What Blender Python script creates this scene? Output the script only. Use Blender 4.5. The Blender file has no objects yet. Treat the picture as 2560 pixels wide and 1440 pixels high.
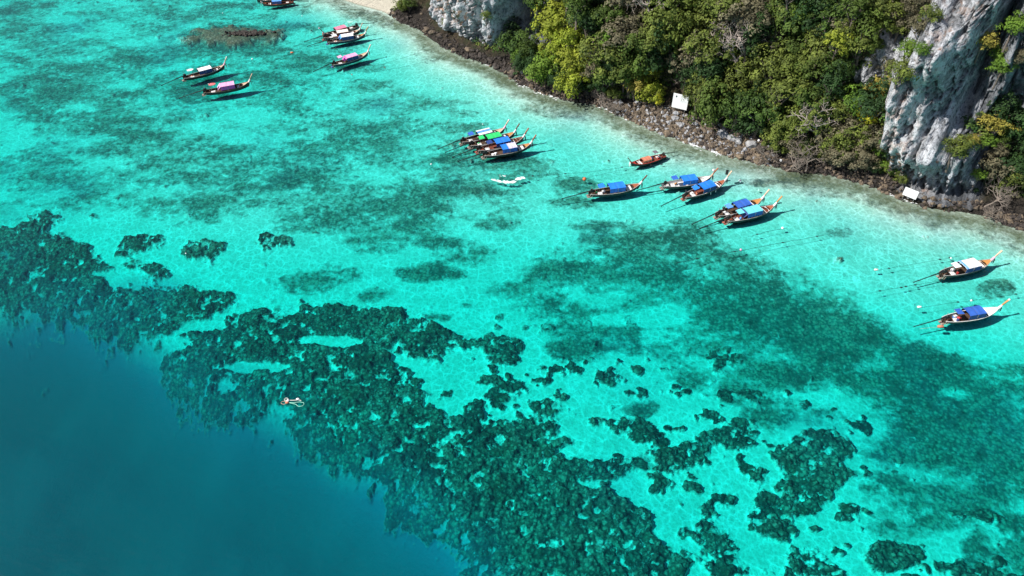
import bpy, bmesh, math, random
import numpy as np
from mathutils import Vector, Matrix

R = math.radians
# ------------------------------------------------------------------ camera, light, exposure
scene = bpy.context.scene
COL = scene.collection
CAM_H, PITCH, F = 90.0, R(44.0), 1800.0
cam_d = bpy.data.cameras.new('camera')
cam_d.sensor_width = 36.0
cam_d.lens = 36.0 * F / 2560.0
cam_d.clip_start, cam_d.clip_end = 1.0, 6000.0
cam = bpy.data.objects.new('camera', cam_d)
COL.objects.link(cam)
cam.location = (0, 0, CAM_H)
cam.rotation_euler = (math.pi / 2 - PITCH, 0, 0)
scene.camera = cam

SUN_DIR = Vector((-0.68, -0.15, 0.72)).normalized()      # towards the sun
world = bpy.data.worlds.new('World')
scene.world = world
world.use_nodes = True
wn = world.node_tree
sky = wn.nodes.new('ShaderNodeTexSky')
sky.sky_type = 'NISHITA'
sky.sun_disc = False
sky.sun_elevation = math.asin(SUN_DIR.z)
sky.sun_rotation = math.atan2(SUN_DIR.x, SUN_DIR.y)
wn.nodes['Background'].inputs['Strength'].default_value = 0.08
wn.links.new(sky.outputs[0], wn.nodes['Background'].inputs['Color'])
sun_d = bpy.data.lights.new('sun', 'SUN')
sun_d.energy = 5.0
sun_d.angle = R(0.55)
sun_d.color = (1.0, 0.96, 0.90)
sun = bpy.data.objects.new('sun', sun_d)
COL.objects.link(sun)
sun.rotation_euler = SUN_DIR.to_track_quat('Z', 'Y').to_euler()
scene.view_settings.view_transform = 'Standard'
scene.view_settings.look = 'None'
scene.view_settings.exposure = 0.40
scene.view_settings.gamma = 1.0
scene.cycles.max_bounces = 6
scene.cycles.diffuse_bounces = 2
scene.cycles.glossy_bounces = 2
scene.cycles.transmission_bounces = 3
scene.cycles.transparent_max_bounces = 12
scene.cycles.volume_bounces = 0
scene.cycles.caustics_reflective = False
scene.cycles.caustics_refractive = False

# ------------------------------------------------------------------ measuring: photo pixel <-> place
SP, CP = math.sin(PITCH), math.cos(PITCH)

def G(px, py, z=0.0):
    a, b = (px - 1280.0) / F, (720.0 - py) / F
    d = Vector((a, CP + b * SP, -SP + b * CP))
    k = (z - CAM_H) / d.z
    return Vector((d.x * k, d.y * k, z))

def proj(x, y, z):
    zc = y * CP + (CAM_H - z) * SP
    u = y * SP - (CAM_H - z) * CP
    return 1280.0 + F * x / zc, 720.0 - F * u / zc

# ------------------------------------------------------------------ noise in numpy
def _hash(ix, iy, seed):
    h = (ix.astype(np.int64) * 374761393 + iy.astype(np.int64) * 668265263 + seed * 1442695041) & 0xffffffff
    h = ((h ^ (h >> 13)) * 1274126177) & 0xffffffff
    h = h ^ (h >> 16)
    return (h & 0xffffff).astype(np.float64) / float(0xffffff)

def vnoise(x, y, seed=0):
    x0, y0 = np.floor(x), np.floor(y)
    fx, fy = x - x0, y - y0
    fx = fx * fx * (3 - 2 * fx); fy = fy * fy * (3 - 2 * fy)
    a = _hash(x0, y0, seed); b = _hash(x0 + 1, y0, seed)
    c = _hash(x0, y0 + 1, seed); d = _hash(x0 + 1, y0 + 1, seed)
    return (a + (b - a) * fx) * (1 - fy) + (c + (d - c) * fx) * fy

def fbm(x, y, oct=4, seed=0, gain=0.5):
    s, a, n = 0.0, 1.0, 0.0
    for i in range(oct):
        s = s + a * vnoise(x + 17.3 * i, y - 9.1 * i, seed + i)
        n += a; a *= gain; x = x * 2.03; y = y * 2.03
    return s / n

def worley(x, y, seed=0):
    x0, y0 = np.floor(x), np.floor(y)
    best = np.full(np.shape(x), 9.0)
    for i in (-1, 0, 1):
        for j in (-1, 0, 1):
            cx, cy = x0 + i, y0 + j
            dx = cx + _hash(cx, cy, seed) - x
            dy = cy + _hash(cx, cy, seed + 7) - y
            best = np.minimum(best, dx * dx + dy * dy)
    return np.sqrt(best)

def sstep(a, b, x):
    t = np.clip((x - a) / (b - a), 0, 1)
    return t * t * (3 - 2 * t)

# ------------------------------------------------------------------ materials
def new_mat(name):
    m = bpy.data.materials.new(name)
    m.use_nodes = True
    nt = m.node_tree
    return m, nt, nt.nodes['Principled BSDF']

def N(nt, t, **kw):
    n = nt.nodes.new(t)
    for k, v in kw.items():
        setattr(n, k, v)
    return n

def noise_node(nt, scale, detail=4.0, rough=0.55, coord=None, dist=0.0):
    n = nt.nodes.new('ShaderNodeTexNoise')
    n.inputs['Scale'].default_value = scale
    n.inputs['Detail'].default_value = detail
    n.inputs['Roughness'].default_value = rough
    n.inputs['Distortion'].default_value = dist
    if coord is not None:
        nt.links.new(coord, n.inputs['Vector'])
    return n

def ramp(nt, src, stops):
    r = nt.nodes.new('ShaderNodeValToRGB')
    e = r.color_ramp.elements
    while len(e) > 1:
        e.remove(e[-1])
    for i, (p, c) in enumerate(stops):
        el = e[0] if i == 0 else e.new(p)
        el.position = p
        el.color = (c, c, c, 1) if isinstance(c, (int, float)) else (c[0], c[1], c[2], 1)
    nt.links.new(src, r.inputs['Fac'])
    return r.outputs['Color']

def mix(nt, fac, a, b, mode='MIX'):
    n = nt.nodes.new('ShaderNodeMix')
    n.data_type = 'RGBA'
    n.blend_type = mode
    for s, v in ((n.inputs['Factor'], fac), (n.inputs[6], a), (n.inputs[7], b)):
        if isinstance(v, (int, float)):
            s.default_value = v
        elif isinstance(v, tuple):
            s.default_value = (v[0], v[1], v[2], 1)
        else:
            nt.links.new(v, s)
    return n.outputs[2]

def math_n(nt, op, a, b=None, clamp=False):
    n = nt.nodes.new('ShaderNodeMath')
    n.operation = op
    n.use_clamp = clamp
    for s, v in ((n.inputs[0], a), (n.inputs[1], b)):
        if v is None:
            continue
        if isinstance(v, (int, float)):
            s.default_value = v
        else:
            nt.links.new(v, s)
    return n.outputs[0]

def bump(nt, h, strength, dist, bsdf):
    b = nt.nodes.new('ShaderNodeBump')
    b.inputs['Strength'].default_value = strength
    b.inputs['Distance'].default_value = dist
    nt.links.new(h, b.inputs['Height'])
    nt.links.new(b.outputs['Normal'], bsdf.inputs['Normal'])
    return b

def flat_mat(name, col, rough=0.6, var=0.18, scale=2.5, metal=0.0, bmp=0.0):
    m, nt, p = new_mat(name)
    tc = N(nt, 'ShaderNodeTexCoord').outputs['Object']
    n = noise_node(nt, scale, 5, 0.6, tc)
    c = mix(nt, 1.0, col, ramp(nt, n.outputs['Fac'], [(0.3, 1 - var), (0.7, 1 + var * 0.4)]), 'MULTIPLY')
    nt.links.new(c, p.inputs['Base Color'])
    p.inputs['Roughness'].default_value = rough
    p.inputs['Metallic'].default_value = metal
    if bmp:
        bump(nt, n.outputs['Fac'], 0.5, bmp, p)
    return m

# ------------------------------------------------------------------ object helpers
def tag(o, label=None, cat=None, group=None, kind=None):
    if label: o['label'] = label
    if cat: o['category'] = cat
    if group: o['group'] = group
    if kind: o['kind'] = kind
    return o

def link(name, me, parent=None):
    o = bpy.data.objects.new(name, me)
    COL.objects.link(o)
    if parent is not None:
        o.parent = parent
    return o

def empty(name, loc=(0, 0, 0), rz=0.0):
    o = bpy.data.objects.new(name, None)
    COL.objects.link(o)
    o.empty_display_size = 0.5
    o.location = loc
    o.rotation_euler = (0, 0, rz)
    return o

def grid_mesh(name, X, Y, Z, mat, smooth=True, attrs=None, mask=None):
    """mesh from 2D arrays of coordinates"""
    r, c = X.shape
    co = np.stack([X, Y, Z], -1).reshape(-1, 3).astype(np.float32)
    idx = np.arange(r * c).reshape(r, c)
    f = np.stack([idx[:-1, :-1], idx[:-1, 1:], idx[1:, 1:], idx[1:, :-1]], -1).reshape(-1, 4)
    if mask is not None:
        mk = (mask[:-1, :-1] | mask[:-1, 1:] | mask[1:, 1:] | mask[1:, :-1]).reshape(-1)
        f = f[mk]
    me = bpy.data.meshes.new(name)
    me.vertices.add(len(co)); me.vertices.foreach_set('co', co.ravel())
    me.loops.add(f.size); me.loops.foreach_set('vertex_index', f.ravel().astype(np.int32))
    me.polygons.add(len(f))
    me.polygons.foreach_set('loop_start', np.arange(0, f.size, 4, dtype=np.int32))
    me.polygons.foreach_set('loop_total', np.full(len(f), 4, dtype=np.int32))
    me.update(calc_edges=True)
    if smooth:
        me.polygons.foreach_set('use_smooth', np.ones(len(f), dtype=bool))
    for k, v in (attrs or {}).items():
        a = me.attributes.new(k, 'FLOAT', 'POINT')
        a.data.foreach_set('value', np.asarray(v, dtype=np.float32).ravel())
    me.materials.append(mat)
    return me

class MB:
    """collects verts and faces, builds one mesh object"""
    def __init__(self):
        self.v, self.f = [], []
    def add(self, vs, fs):
        b = len(self.v)
        self.v += [tuple(v) for v in vs]
        self.f += [tuple(b + i for i in q) for q in fs]
        return self
    def box(self, c, s, rot=None, taper=1.0):
        vs = []
        for dz in (-0.5, 0.5):
            k = taper if dz > 0 else 1.0
            for dx, dy in ((-.5, -.5), (.5, -.5), (.5, .5), (-.5, .5)):
                vs.append(Vector((dx * s[0] * k, dy * s[1] * k, dz * s[2])))
        if rot is not None:
            vs = [rot @ v for v in vs]
        vs = [v + Vector(c) for v in vs]
        return self.add(vs, [(3, 2, 1, 0), (4, 5, 6, 7), (0, 1, 5, 4), (1, 2, 6, 5), (2, 3, 7, 6), (3, 0, 4, 7)])
    def tube(self, pts, rad, n=6, caps=True):
        pts = [Vector(p) for p in pts]
        rad = rad if isinstance(rad, (list, tuple)) else [rad] * len(pts)
        vs, fs = [], []
        for i, p in enumerate(pts):
            a = pts[max(i - 1, 0)]; b = pts[min(i + 1, len(pts) - 1)]
            t = (b - a).normalized()
            u = t.orthogonal().normalized() if i == 0 else (u - t * u.dot(t)).normalized()
            w = t.cross(u)
            for k in range(n):
                an = 2 * math.pi * k / n
                vs.append(p + (u * math.cos(an) + w * math.sin(an)) * rad[i])
        for i in range(len(pts) - 1):
            for k in range(n):
                k2 = (k + 1) % n
                fs.append((i * n + k, i * n + k2, (i + 1) * n + k2, (i + 1) * n + k))
        if caps:
            fs.append(tuple(range(n - 1, -1, -1)))
            m = (len(pts) - 1) * n
            fs.append(tuple(m + k for k in range(n)))
        return self.add(vs, fs)
    def ball(self, c, r, seg=10, rings=7):
        r = r if isinstance(r, (tuple, list)) else (r, r, r)
        vs, fs = [(c[0], c[1], c[2] - r[2])], []
        for i in range(1, rings):
            ph = math.pi * i / rings - math.pi / 2
            for k in range(seg):
                th = 2 * math.pi * k / seg
                vs.append((c[0] + r[0] * math.cos(ph) * math.cos(th), c[1] + r[1] * math.cos(ph) * math.sin(th), c[2] + r[2] * math.sin(ph)))
        vs.append((c[0], c[1], c[2] + r[2]))
        for k in range(seg):
            fs.append((0, 1 + (k + 1) % seg, 1 + k))
            for i in range(rings - 2):
                a = 1 + i * seg
                fs.append((a + k, a + (k + 1) % seg, a + seg + (k + 1) % seg, a + seg + k))
            a = 1 + (rings - 2) * seg
            fs.append((a + k, a + (k + 1) % seg, len(vs) - 1))
        return self.add(vs, fs)
    def loft(self, rings, closed=False):
        n = len(rings[0])
        vs = [p for r in rings for p in r]
        fs = []
        for i in range(len(rings) - 1):
            for k in range(n if closed else n - 1):
                k2 = (k + 1) % n
                fs.append((i * n + k, (i + 1) * n + k, (i + 1) * n + k2, i * n + k2))
        return self.add(vs, fs)
    def mesh(self, name, mat, smooth=False):
        me = bpy.data.meshes.new(name)
        me.from_pydata(self.v, [], self.f)
        me.materials.append(mat)
        if smooth:
            me.polygons.foreach_set('use_smooth', [True] * len(me.polygons))
        me.update()
        return me
    def build(self, name, mat, parent=None, smooth=False):
        return link(name, self.mesh(name, mat, smooth), parent)

#@@SHORE
# ------------------------------------------------------------------ the shoreline
SHORE_PX = [(430, -190), (580, -130), (700, -75), (790, -30), (850, -6), (905, 12), (962, 27), (1000, 50), (1058, 76), (1092, 106), (1160, 140), (1240, 165),
            (1290, 200), (1370, 235), (1430, 250), (1510, 262), (1600, 310), (1690, 345), (1760, 365), (1830, 390),
            (1900, 405), (1990, 425), (2080, 432), (2180, 460), (2260, 500), (2330, 520), (2440, 530), (2500, 550),
            (2560, 572), (2680, 612), (2850, 660), (3100, 745), (3400, 830), (3800, 980)]
def dense(pts, n):
    P = np.array(pts, float)
    d = np.r_[0, np.cumsum(np.linalg.norm(np.diff(P[:, :2], axis=0), axis=1))]
    t = np.linspace(0, d[-1], n)
    Q = np.stack([np.interp(t, d, P[:, k]) for k in range(P.shape[1])], 1)
    return Q, t
_sw = np.array([[*G(x, y)[:2], x] for x, y in SHORE_PX])
SH, SLEN = dense(_sw, 680)
for _ in range(30):
    SH[1:-1] = SH[1:-1] * 0.5 + (SH[:-2] + SH[2:]) * 0.25
SH_XY, SH_PX = SH[:, :2], SH[:, 2]
_t = np.gradient(SH_XY, axis=0)
_t /= np.linalg.norm(_t, axis=1)[:, None]
NRM = np.stack([-_t[:, 1], _t[:, 0]], 1)           # points inland
if NRM[:, 1].mean() < 0:
    NRM = -NRM
_mean = NRM.mean(0)
for _ in range(60):
    NRM[1:-1] = NRM[1:-1] * 0.5 + (NRM[:-2] + NRM[2:]) * 0.25
NRM = NRM * 0.45 + _mean * 0.55
NRM /= np.linalg.norm(NRM, axis=1)[:, None]

def seg_dist(X, Y, P):
    """distance to polyline P, plus sign: positive on the left of travel"""
    best = np.full(X.shape, 1e9)
    side = np.zeros(X.shape)
    for i in range(len(P) - 1):
        ax, ay = P[i]; bx, by = P[i + 1]
        dx, dy = bx - ax, by - ay
        L2 = dx * dx + dy * dy
        t = np.clip(((X - ax) * dx + (Y - ay) * dy) / L2, 0, 1)
        ex, ey = X - (ax + t * dx), Y - (ay + t * dy)
        d = ex * ex + ey * ey
        m = d < best
        best = np.where(m, d, best)
        side = np.where(m, dx * (Y - ay) - dy * (X - ax), side)
    return np.sqrt(best), side

# ------------------------------------------------------------------ what lies on the seabed (traced from the photo, placed in metres)
MW, MH, MOX, MOY, MS = 704, 400, -128.0, -80.0, 4.0     # raster of the place, 4 photo pixels a cell
def poly_mask(poly):
    gx = MOX + (np.arange(MW) + 0.5) * MS
    gy = MOY + (np.arange(MH) + 0.5) * MS
    GX, GY = np.meshgrid(gx, gy)
    ins = np.zeros(GX.shape, bool)
    n = len(poly)
    for i in range(n):
        x1, y1 = poly[i]; x2, y2 = poly[(i + 1) % n]
        if y1 == y2: continue
        c = ((y1 > GY) != (y2 > GY)) & (GX < (x2 - x1) * (GY - y1) / (y2 - y1) + x1)
        ins ^= c
    return ins.astype(float)
def ell_mask(cx, cy, rx, ry, rot=0.0):
    gx = MOX + (np.arange(MW) + 0.5) * MS
    gy = MOY + (np.arange(MH) + 0.5) * MS
    GX, GY = np.meshgrid(gx, gy)
    c, s = math.cos(R(rot)), math.sin(R(rot))
    u = ((GX - cx) * c + (GY - cy) * s) / rx
    v = (-(GX - cx) * s + (GY - cy) * c) / ry
    return np.clip(1.5 - np.sqrt(u * u + v * v), 0, 1) ** 0.8
def blur(a, k):
    for ax in (0, 1):
        for _ in range(3):
            p = np.pad(a, [(k, k) if i == ax else (0, 0) for i in (0, 1)], mode='edge')
            cs = np.cumsum(p, axis=ax)
            cs = np.insert(cs, 0, 0, axis=ax)
            if ax == 0: a = (cs[2 * k + 1:] - cs[:-2 * k - 1]) / (2 * k + 1)
            else: a = (cs[:, 2 * k + 1:] - cs[:, :-2 * k - 1]) / (2 * k + 1)
    return a
def sample(a, px, py):
    u = np.clip((px - MOX) / MS - 0.5, 0, MW - 1.001)
    v = np.clip((py - MOY) / MS - 0.5, 0, MH - 1.001)
    i, j = u.astype(int), v.astype(int)
    fu, fv = u - i, v - j
    return (a[j, i] * (1 - fu) + a[j, i + 1] * fu) * (1 - fv) + (a[j + 1, i] * (1 - fu) + a[j + 1, i + 1] * fu) * fv

REEFS = [  # dense coral, polygons
    [(-120, 560), (0, 578), (60, 566), (110, 590), (170, 592), (250, 640), (292, 682), (262, 716), (330, 712), (430, 706), (500, 716), (560, 718),
     (610, 740), (560, 772), (500, 806), (440, 838), (400, 856), (330, 858), (230, 828), (150, 802), (60, 792), (0, 770), (-120, 740)],
    [(285, 628), (310, 600), (350, 590), (415, 585), (412, 620), (345, 645), (300, 650)],
    [(300, 668), (350, 655), (432, 664), (430, 690), (340, 700)],
    [(448, 636), (490, 604), (560, 606), (600, 612), (560, 632), (520, 652), (470, 642)],
    [(636, 612), (670, 592), (735, 600), (728, 618), (668, 626)],
    [(196, 546), (215, 531), (250, 537), (246, 550), (212, 554)],
    [(48, 570), (90, 535), (150, 540), (158, 556), (110, 570), (95, 586)],
    [(620, 776), (685, 774), (735, 802), (748, 766), (820, 760), (900, 778), (960, 790), (1010, 782), (1060, 812), (1140, 842), (1210, 852),
     (1290, 848), (1330, 870), (1325, 902), (1280, 918), (1215, 905), (1200, 880), (1110, 872), (1090, 896), (1050, 905), (1005, 892),
     (990, 860), (955, 872), (975, 915), (1020, 955), (1035, 985), (1075, 984), (1068, 1000), (1048, 1010), (1052, 1034), (1105, 1036), (1110, 1046), (1140, 1050),
     (1150, 1022), (1180, 1018), (1190, 1050), (1196, 1072), (1230, 1050), (1280, 1060), (1340, 1050), (1400, 1058), (1410, 1092), (1350, 1108), (1345, 1145),
     (1430, 1140), (1470, 1148), (1555, 1146), (1610, 1128), (1660, 1114), (1710, 1090), (1755, 1064), (1805, 1040), (1865, 1046), (1888, 1070), (1884, 1108),
     (1820, 1122), (1772, 1116), (1762, 1156), (1720, 1164), (1662, 1176), (1565, 1180), (1560, 1204), (1500, 1206), (1475, 1214), (1540, 1230),
     (1580, 1270), (1630, 1284), (1646, 1345), (1690, 1364), (1720, 1400), (1762, 1430), (1765, 1530), (1200, 1530), (1150, 1400), (1100, 1362), (1020, 1330), (960, 1290),
     (945, 1230), (925, 1172), (850, 1160), (800, 1140), (745, 1122), (742, 1082), (762, 1040), (720, 1022), (600, 1022), (575, 1046), (520, 1056), (490, 1040), (482, 985),
     (430, 950), (398, 920), (412, 880), (470, 850), (478, 822), (560, 800)],
    [(1990, 1085), (2050, 1076), (2110, 1100), (2134, 1130), (2105, 1160), (2140, 1190), (2080, 1240), (2064, 1290), (2000, 1288), (1965, 1298), (2000, 1326),
     (1972, 1354), (1930, 1346), (1872, 1334), (1875, 1252), (1946, 1236), (1960, 1200), (1932, 1168), (1950, 1138)],
    [(2166, 1372), (2195, 1352), (2255, 1346), (2300, 1374), (2292, 1420), (2230, 1434), (2176, 1418)],
    [(1192, 1012), (1200, 985), (1240, 966), (1330, 958), (1328, 985), (1290, 1000), (1270, 1028), (1225, 1035)],
    [(1302, 1030), (1320, 1004), (1370, 1004), (1398, 1024), (1380, 1048), (1330, 1050)],
    [(1520, 1062), (1548, 1042), (1590, 1044), (1640, 1070), (1642, 1092), (1590, 1106), (1545, 1090)],
]
REEF_ELL = [  # (x, y, rx, ry, density)
    (1465, 860, 60, 32, 1), (1310, 720, 60, 22, .8), (1600, 875, 35, 16, .7), (1720, 925, 45, 38, .8), (1810, 965, 42, 16, .8), (1930, 1035, 66, 28, .8),
    (2055, 1050, 60, 22, .7), (1508, 945, 26, 10, .9), (1555, 952, 12, 6, 1), (1755, 979, 18, 10, 1), (1630, 961, 9, 5, 1), (1590, 1020, 30, 12, .8), (1525, 1035, 12, 6, 1),
    (1480, 1060, 16, 7, 1), (1428, 1105, 16, 12, 1), (1845, 1168, 18, 12, 1), (1885, 1190, 24, 20, 1), (1737, 1187, 10, 7, 1), (1665, 1222, 22, 12, .9), (1902, 1231, 13, 8, 1),
    (1762, 1280, 20, 15, 1), (1800, 1250, 30, 15, 1), (1660, 1311, 11, 7, 1), (1700, 1317, 9, 6, 1), (1750, 1322, 20, 16, .9), (1780, 1355, 48, 40, 1), (1820, 1395, 35, 30, 1), (1800, 1430, 80, 22, .9),
    (2125, 1272, 18, 13, 1), (2010, 1390, 42, 20, 1), (2045, 1425, 55, 22, 1), (2327, 1382, 13, 8, 1), (2360, 1382, 10, 7, 1), (2455, 1390, 36, 34, .75), (2460, 1432, 26, 20, 1),
    (2540, 1350, 40, 60, .7), (2290, 1310, 70, 26, .7), (1080, 690, 60, 18, .8), (780, 700, 80, 24, .55), (880, 690, 46, 18, .5), (930, 745, 40, 14, .8),
    (1110, 612, 70, 14, .6), (60, 648, 40, 20, .4), (1120, 690, 40, 12, .7), (600, 85, 110, 20, .95), (650, 110, 60, 12, .8), (520, 92, 70, 10, .6), (560, 130, 160, 20, .45),
    (340, 302, 45, 9, .8), (1110, 365, 40, 8, .6), (1120, 398, 40, 9, .6), (720, 455, 45, 12, .65), (1220, 480, 70, 14, .45), (1560, 600, 110, 9, .85), (1600, 632, 130, 10, .7),
    (1500, 562, 60, 8, .6), (2090, 588, 40, 10, .1), (2480, 720, 34, 16, .2), (1690, 610, 60, 10, .6), (1900, 455, 40, 8, .5), (1340, 180, 60, 12, .3),
    (1430, 470, 50, 16, .6), (1440, 510, 60, 12, .6), (1990, 440, 60, 10, .6), (1150, 285, 60, 10, .45), (1330, 265, 60, 16, .5), (320, 150, 60, 12, .4),
    (1530, 690, 60, 20, .5), (1400, 660, 50, 16, .5), (1190, 640, 60, 18, .5), (1225, 560, 60, 16, .4), (90, 245, 130, 50, .45), (160, 190, 110, 30, .4),
    (70, 30, 90, 22, .35), (330, 330, 90, 20, .35), (250, 380, 120, 18, .35), (120, 470, 120, 20, .3), (480, 380, 150, 40, .3), (820, 330, 150, 50, .32), (330, 30, 120, 18, .35),
    (1180, 770, 14, 6, 1), (1085, 800, 18, 7, 1), (1120, 806, 24, 9, .9), (1310, 770, 20, 8, .5),
]
FIELDS = [  # looser growth, patchy
    ([(1230, 720), (1330, 640), (1480, 590), (1750, 560), (1800, 620), (1900, 640), (2040, 700), (2150, 740), (2200, 800), (2280, 862), (2400, 872), (2480, 900), (2700, 930),
      (2700, 1250), (2560, 1262), (2480, 1300), (2330, 1300), (2230, 1330), (2220, 1250), (2130, 1180), (2140, 1120), (2220, 1060), (2180, 1020), (2060, 980), (1960, 990), (1840, 1000), (1760, 960),
      (1660, 930), (1560, 880), (1400, 850), (1360, 790), (1300, 740)], 0.66),
    ([(1900, 660), (2100, 740), (2280, 862), (2480, 900), (2560, 960), (2560, 1120), (2400, 1150), (2250, 1080), (2050, 960), (1850, 860), (1750, 760)], 0.84),
    ([(2140, 1190), (2280, 1160), (2400, 1200), (2420, 1290), (2240, 1320), (2190, 1240)], 0.55),
    ([(-120, -80), (1000, -80), (860, 60), (1000, 250), (1180, 260), (1400, 420), (1300, 560), (1000, 560), (600, 600), (300, 520), (-120, 560)], 0.27),
    ([(700, 270), (1000, 300), (1180, 420), (1280, 520), (1200, 640), (900, 650), (700, 540), (600, 400)], 0.26),
    ([(200, 220), (460, 240), (520, 330), (420, 420), (200, 420), (60, 330)], 0.30),
]
SAND_ELL = [  # bare sand inside the growth
    (310, 690, 60, 12, .8), (860, 858, 40, 10, 1), (790, 848, 60, 7, .9), (620, 915, 60, 11, 1), (765, 968, 16, 14, 1), (670, 1085, 60, 40, .6), (560, 960, 50, 18, .5),
    (350, 800, 14, 5, .6), (500, 815, 60, 14, .8), (430, 870, 40, 24, .7), (2180, 910, 60, 20, .4), (2380, 985, 40, 16, .85), (2200, 1170, 110, 16, .8), (2350, 1190, 100, 20, .5),
    (1550, 800, 100, 14, .8), (1640, 790, 60, 20, .6), (1500, 745, 60, 14, .5), (1350, 1145, 50, 16, .0), (860, 1070, 40, 14, .5), (900, 1150, 30, 10, .5), (1060, 1070, 20, 10, .6), (1350, 1150, 30, 18, .7), (1500, 1210, 50, 8, 1),
    (1780, 900, 60, 24, .7), (2110, 1060, 90, 50, .6), (1750, 1440, 26, 22, 1), (980, 910, 60, 40, .0), (840, 920, 30, 10, .6), (700, 915, 60, 12, .7), (1120, 1140, 40, 30, .5),
]
def build_masks():
    strong = np.zeros((MH, MW))
    for p in REEFS:
        strong = np.maximum(strong, poly_mask(p))
    field = np.zeros((MH, MW))
    for x, y, rx, ry, d in REEF_ELL:
        k = np.clip(ell_mask(x, y, rx, ry) * 1.05, 0, 1)
        if d >= .85 and y > 900:
            strong = np.maximum(strong, k)
        else:
            field = np.maximum(field, np.clip(ell_mask(x, y, rx * 1.15, ry * 1.25), 0, 1) * (0.25 + 0.55 * d))
    for p, d in FIELDS:
        field = np.maximum(field, blur(poly_mask(p), 6) * d)
    strong = blur(strong, 2)
    for x, y, rx, ry, d in SAND_ELL:
        k = ell_mask(x, y, rx, ry)
        strong *= 1 - k * d
        field *= 1 - k * d
    deep = poly_mask([(-200, 775), (0, 790), (100, 812), (240, 850), (330, 880), (400, 900), (440, 960), (500, 1065), (600, 1045), (730, 1040), (745, 1120), (850, 1172), (930, 1190),
                      (950, 1290), (1020, 1335), (1100, 1372), (1170, 1440), (1190, 1600), (-200, 1600)])
    return strong, field, deep
STRONG, FIELD, DEEP = build_masks()

# seabed grid: fine where the picture looks, coarse and far-reaching beyond
pyv = np.r_[np.linspace(1535, -75, 560)]
pxv = np.linspace(-110, 2670, 960)
rowY = np.array([G(1280, p).y for p in pyv])
rowZc = rowY * CP + CAM_H * SP
rowY = np.r_[[-900, -300, -60, 0, 18], rowY, [rowY[-1] + 25, rowY[-1] + 90, 1500]]
rowZc = np.r_[[rowZc[0]] * 5, rowZc, [rowZc[-1]] * 3]
u = (pxv - 1280) / F
X = np.outer(rowZc, u)
ext = np.array([1500.0, 500.0, 200.0])
left = X[:, :1] - ext[None, :]
right = X[:, -1:] + ext[None, ::-1]
X = np.concatenate([left, X, right], 1)
Y = np.repeat(rowY[:, None], X.shape[1], 1)

sd, side = seg_dist(X, Y, SH_XY[::6])
nsign = 1.0 if (np.dot(np.array([-_t[330, 1], _t[330, 0]]), NRM[330]) > 0) else -1.0
sdist = -np.where(side * nsign > 0, sd, -sd)            # positive out at sea
p0x, p0y = proj(X, Y, -3.0 + 0 * X)
deep_soft = blur(DEEP, 18)
deep_wide = blur(DEEP, 34)
dval = sample(deep_soft, p0x, p0y)
dwide = sample(deep_wide, p0x, p0y)
base = 0.10 + 1.25 * sstep(0, 24, sdist) + 0.35 * sstep(20, 60, sdist) + 1.5 * sstep(75, 135, sdist) + 1.6 * sstep(122, 84, Y) * sstep(22, 48, sdist)
base = base + 0.35 * (fbm(X / 28, Y / 28, 3, 11) - 0.5) * sstep(3, 20, sdist)
base = np.where(sdist < 0, np.maximum(-0.5, sdist * 0.08), base)
depth = base + (4.2 * sstep(0.0, 1.0, dval) + 9.0 * sstep(0.15, 0.9, dwide)) * (0.75 + 0.5 * fbm(X / 22, Y / 22, 3, 5))
px, py = proj(X, Y, -depth)
wax = 22 * (fbm(X / 5, Y / 5, 3, 301) - .5) + 30 * (fbm(X / 16, Y / 16, 2, 303) - .5)
way = 14 * (fbm(X / 5, Y / 5, 3, 305) - .5) + 18 * (fbm(X / 16, Y / 16, 2, 307) - .5)
psc = np.clip(py / 900, .35, 1.2)
S, Fd = sample(STRONG, px + wax * psc, py + way * psc), sample(FIELD, px + 1.5 * wax * psc, py + 1.5 * way * psc)
shore_g = 0.62 * sstep(0.3, 2.5, sdist) * (1 - sstep(3, 10, sdist + 8 * (fbm(X / 14, Y / 14, 2, 77) - .5)))
win = sstep(-160, -60, px) * (1 - sstep(2580, 2655, px)) * sstep(-110, -60, py) * (1 - sstep(1500, 1560, py))
S, Fd = S * win, Fd * win
near_reef = sample(blur(STRONG, 9), px + wax * psc, py + way * psc)
rim = sstep(0.0, 0.35, dval)
S = np.maximum(S, rim * np.clip(near_reef * 1.75, 0, 1) * .9)
edge = 0.5 + 1.25 * (fbm(X / 3.0, Y / 3.0, 5, 3, 0.72) - .5)
n3_ = fbm(X / 2.2, Y / 2.2, 3, 37, .6)
n2 = fbm(X / 9.0, Y / 5.0, 5, 21, 0.62)
n3 = fbm(X / 1.3, Y / 1.3, 3, 31, 0.6)
gaps = fbm(X / 6, Y / 6, 4, 91, .6)
hard = sstep(0.33, 0.69, S * (0.80 + 0.3 * gaps) + (edge - 0.5) * 1.3 - 1.3 * np.clip(gaps - .66, 0, 1))
hard *= 0.80 + 0.55 * (n3_ - .35)
hard *= (1 - .6 * sstep(.62, .70, fbm(X / 1.7, Y / 1.5, 3, 611, .6))) * (1 - sstep(.55, .85, dwide))
loose = np.clip(Fd * 1.12 + (n2 - 0.5) * 1.45 + (fbm(X / 30, Y / 22, 3, 61) - 0.5) * 0.55 - 0.02, 0, 0.8) * sstep(0.02, 0.12, Fd)
shorev = np.clip(shore_g * 0.8 + (n2 - 0.5) * 1.0, 0, 0.7) * sstep(0.02, 0.1, shore_g)
loose = np.maximum(loose, shorev) * np.where(sdist > 0.2, 1, 0)
# rock awash: the drowned ledge round the small outcrop
oc = G(575, 84)
o2 = ((X - oc.x) / 15.0) ** 2 + ((Y - oc.y) / 6.5) ** 2
ledge = np.clip(1.25 - o2 + 1.3 * (edge - .5), 0, 1) * (0.6 + 0.8 * edge)
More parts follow.
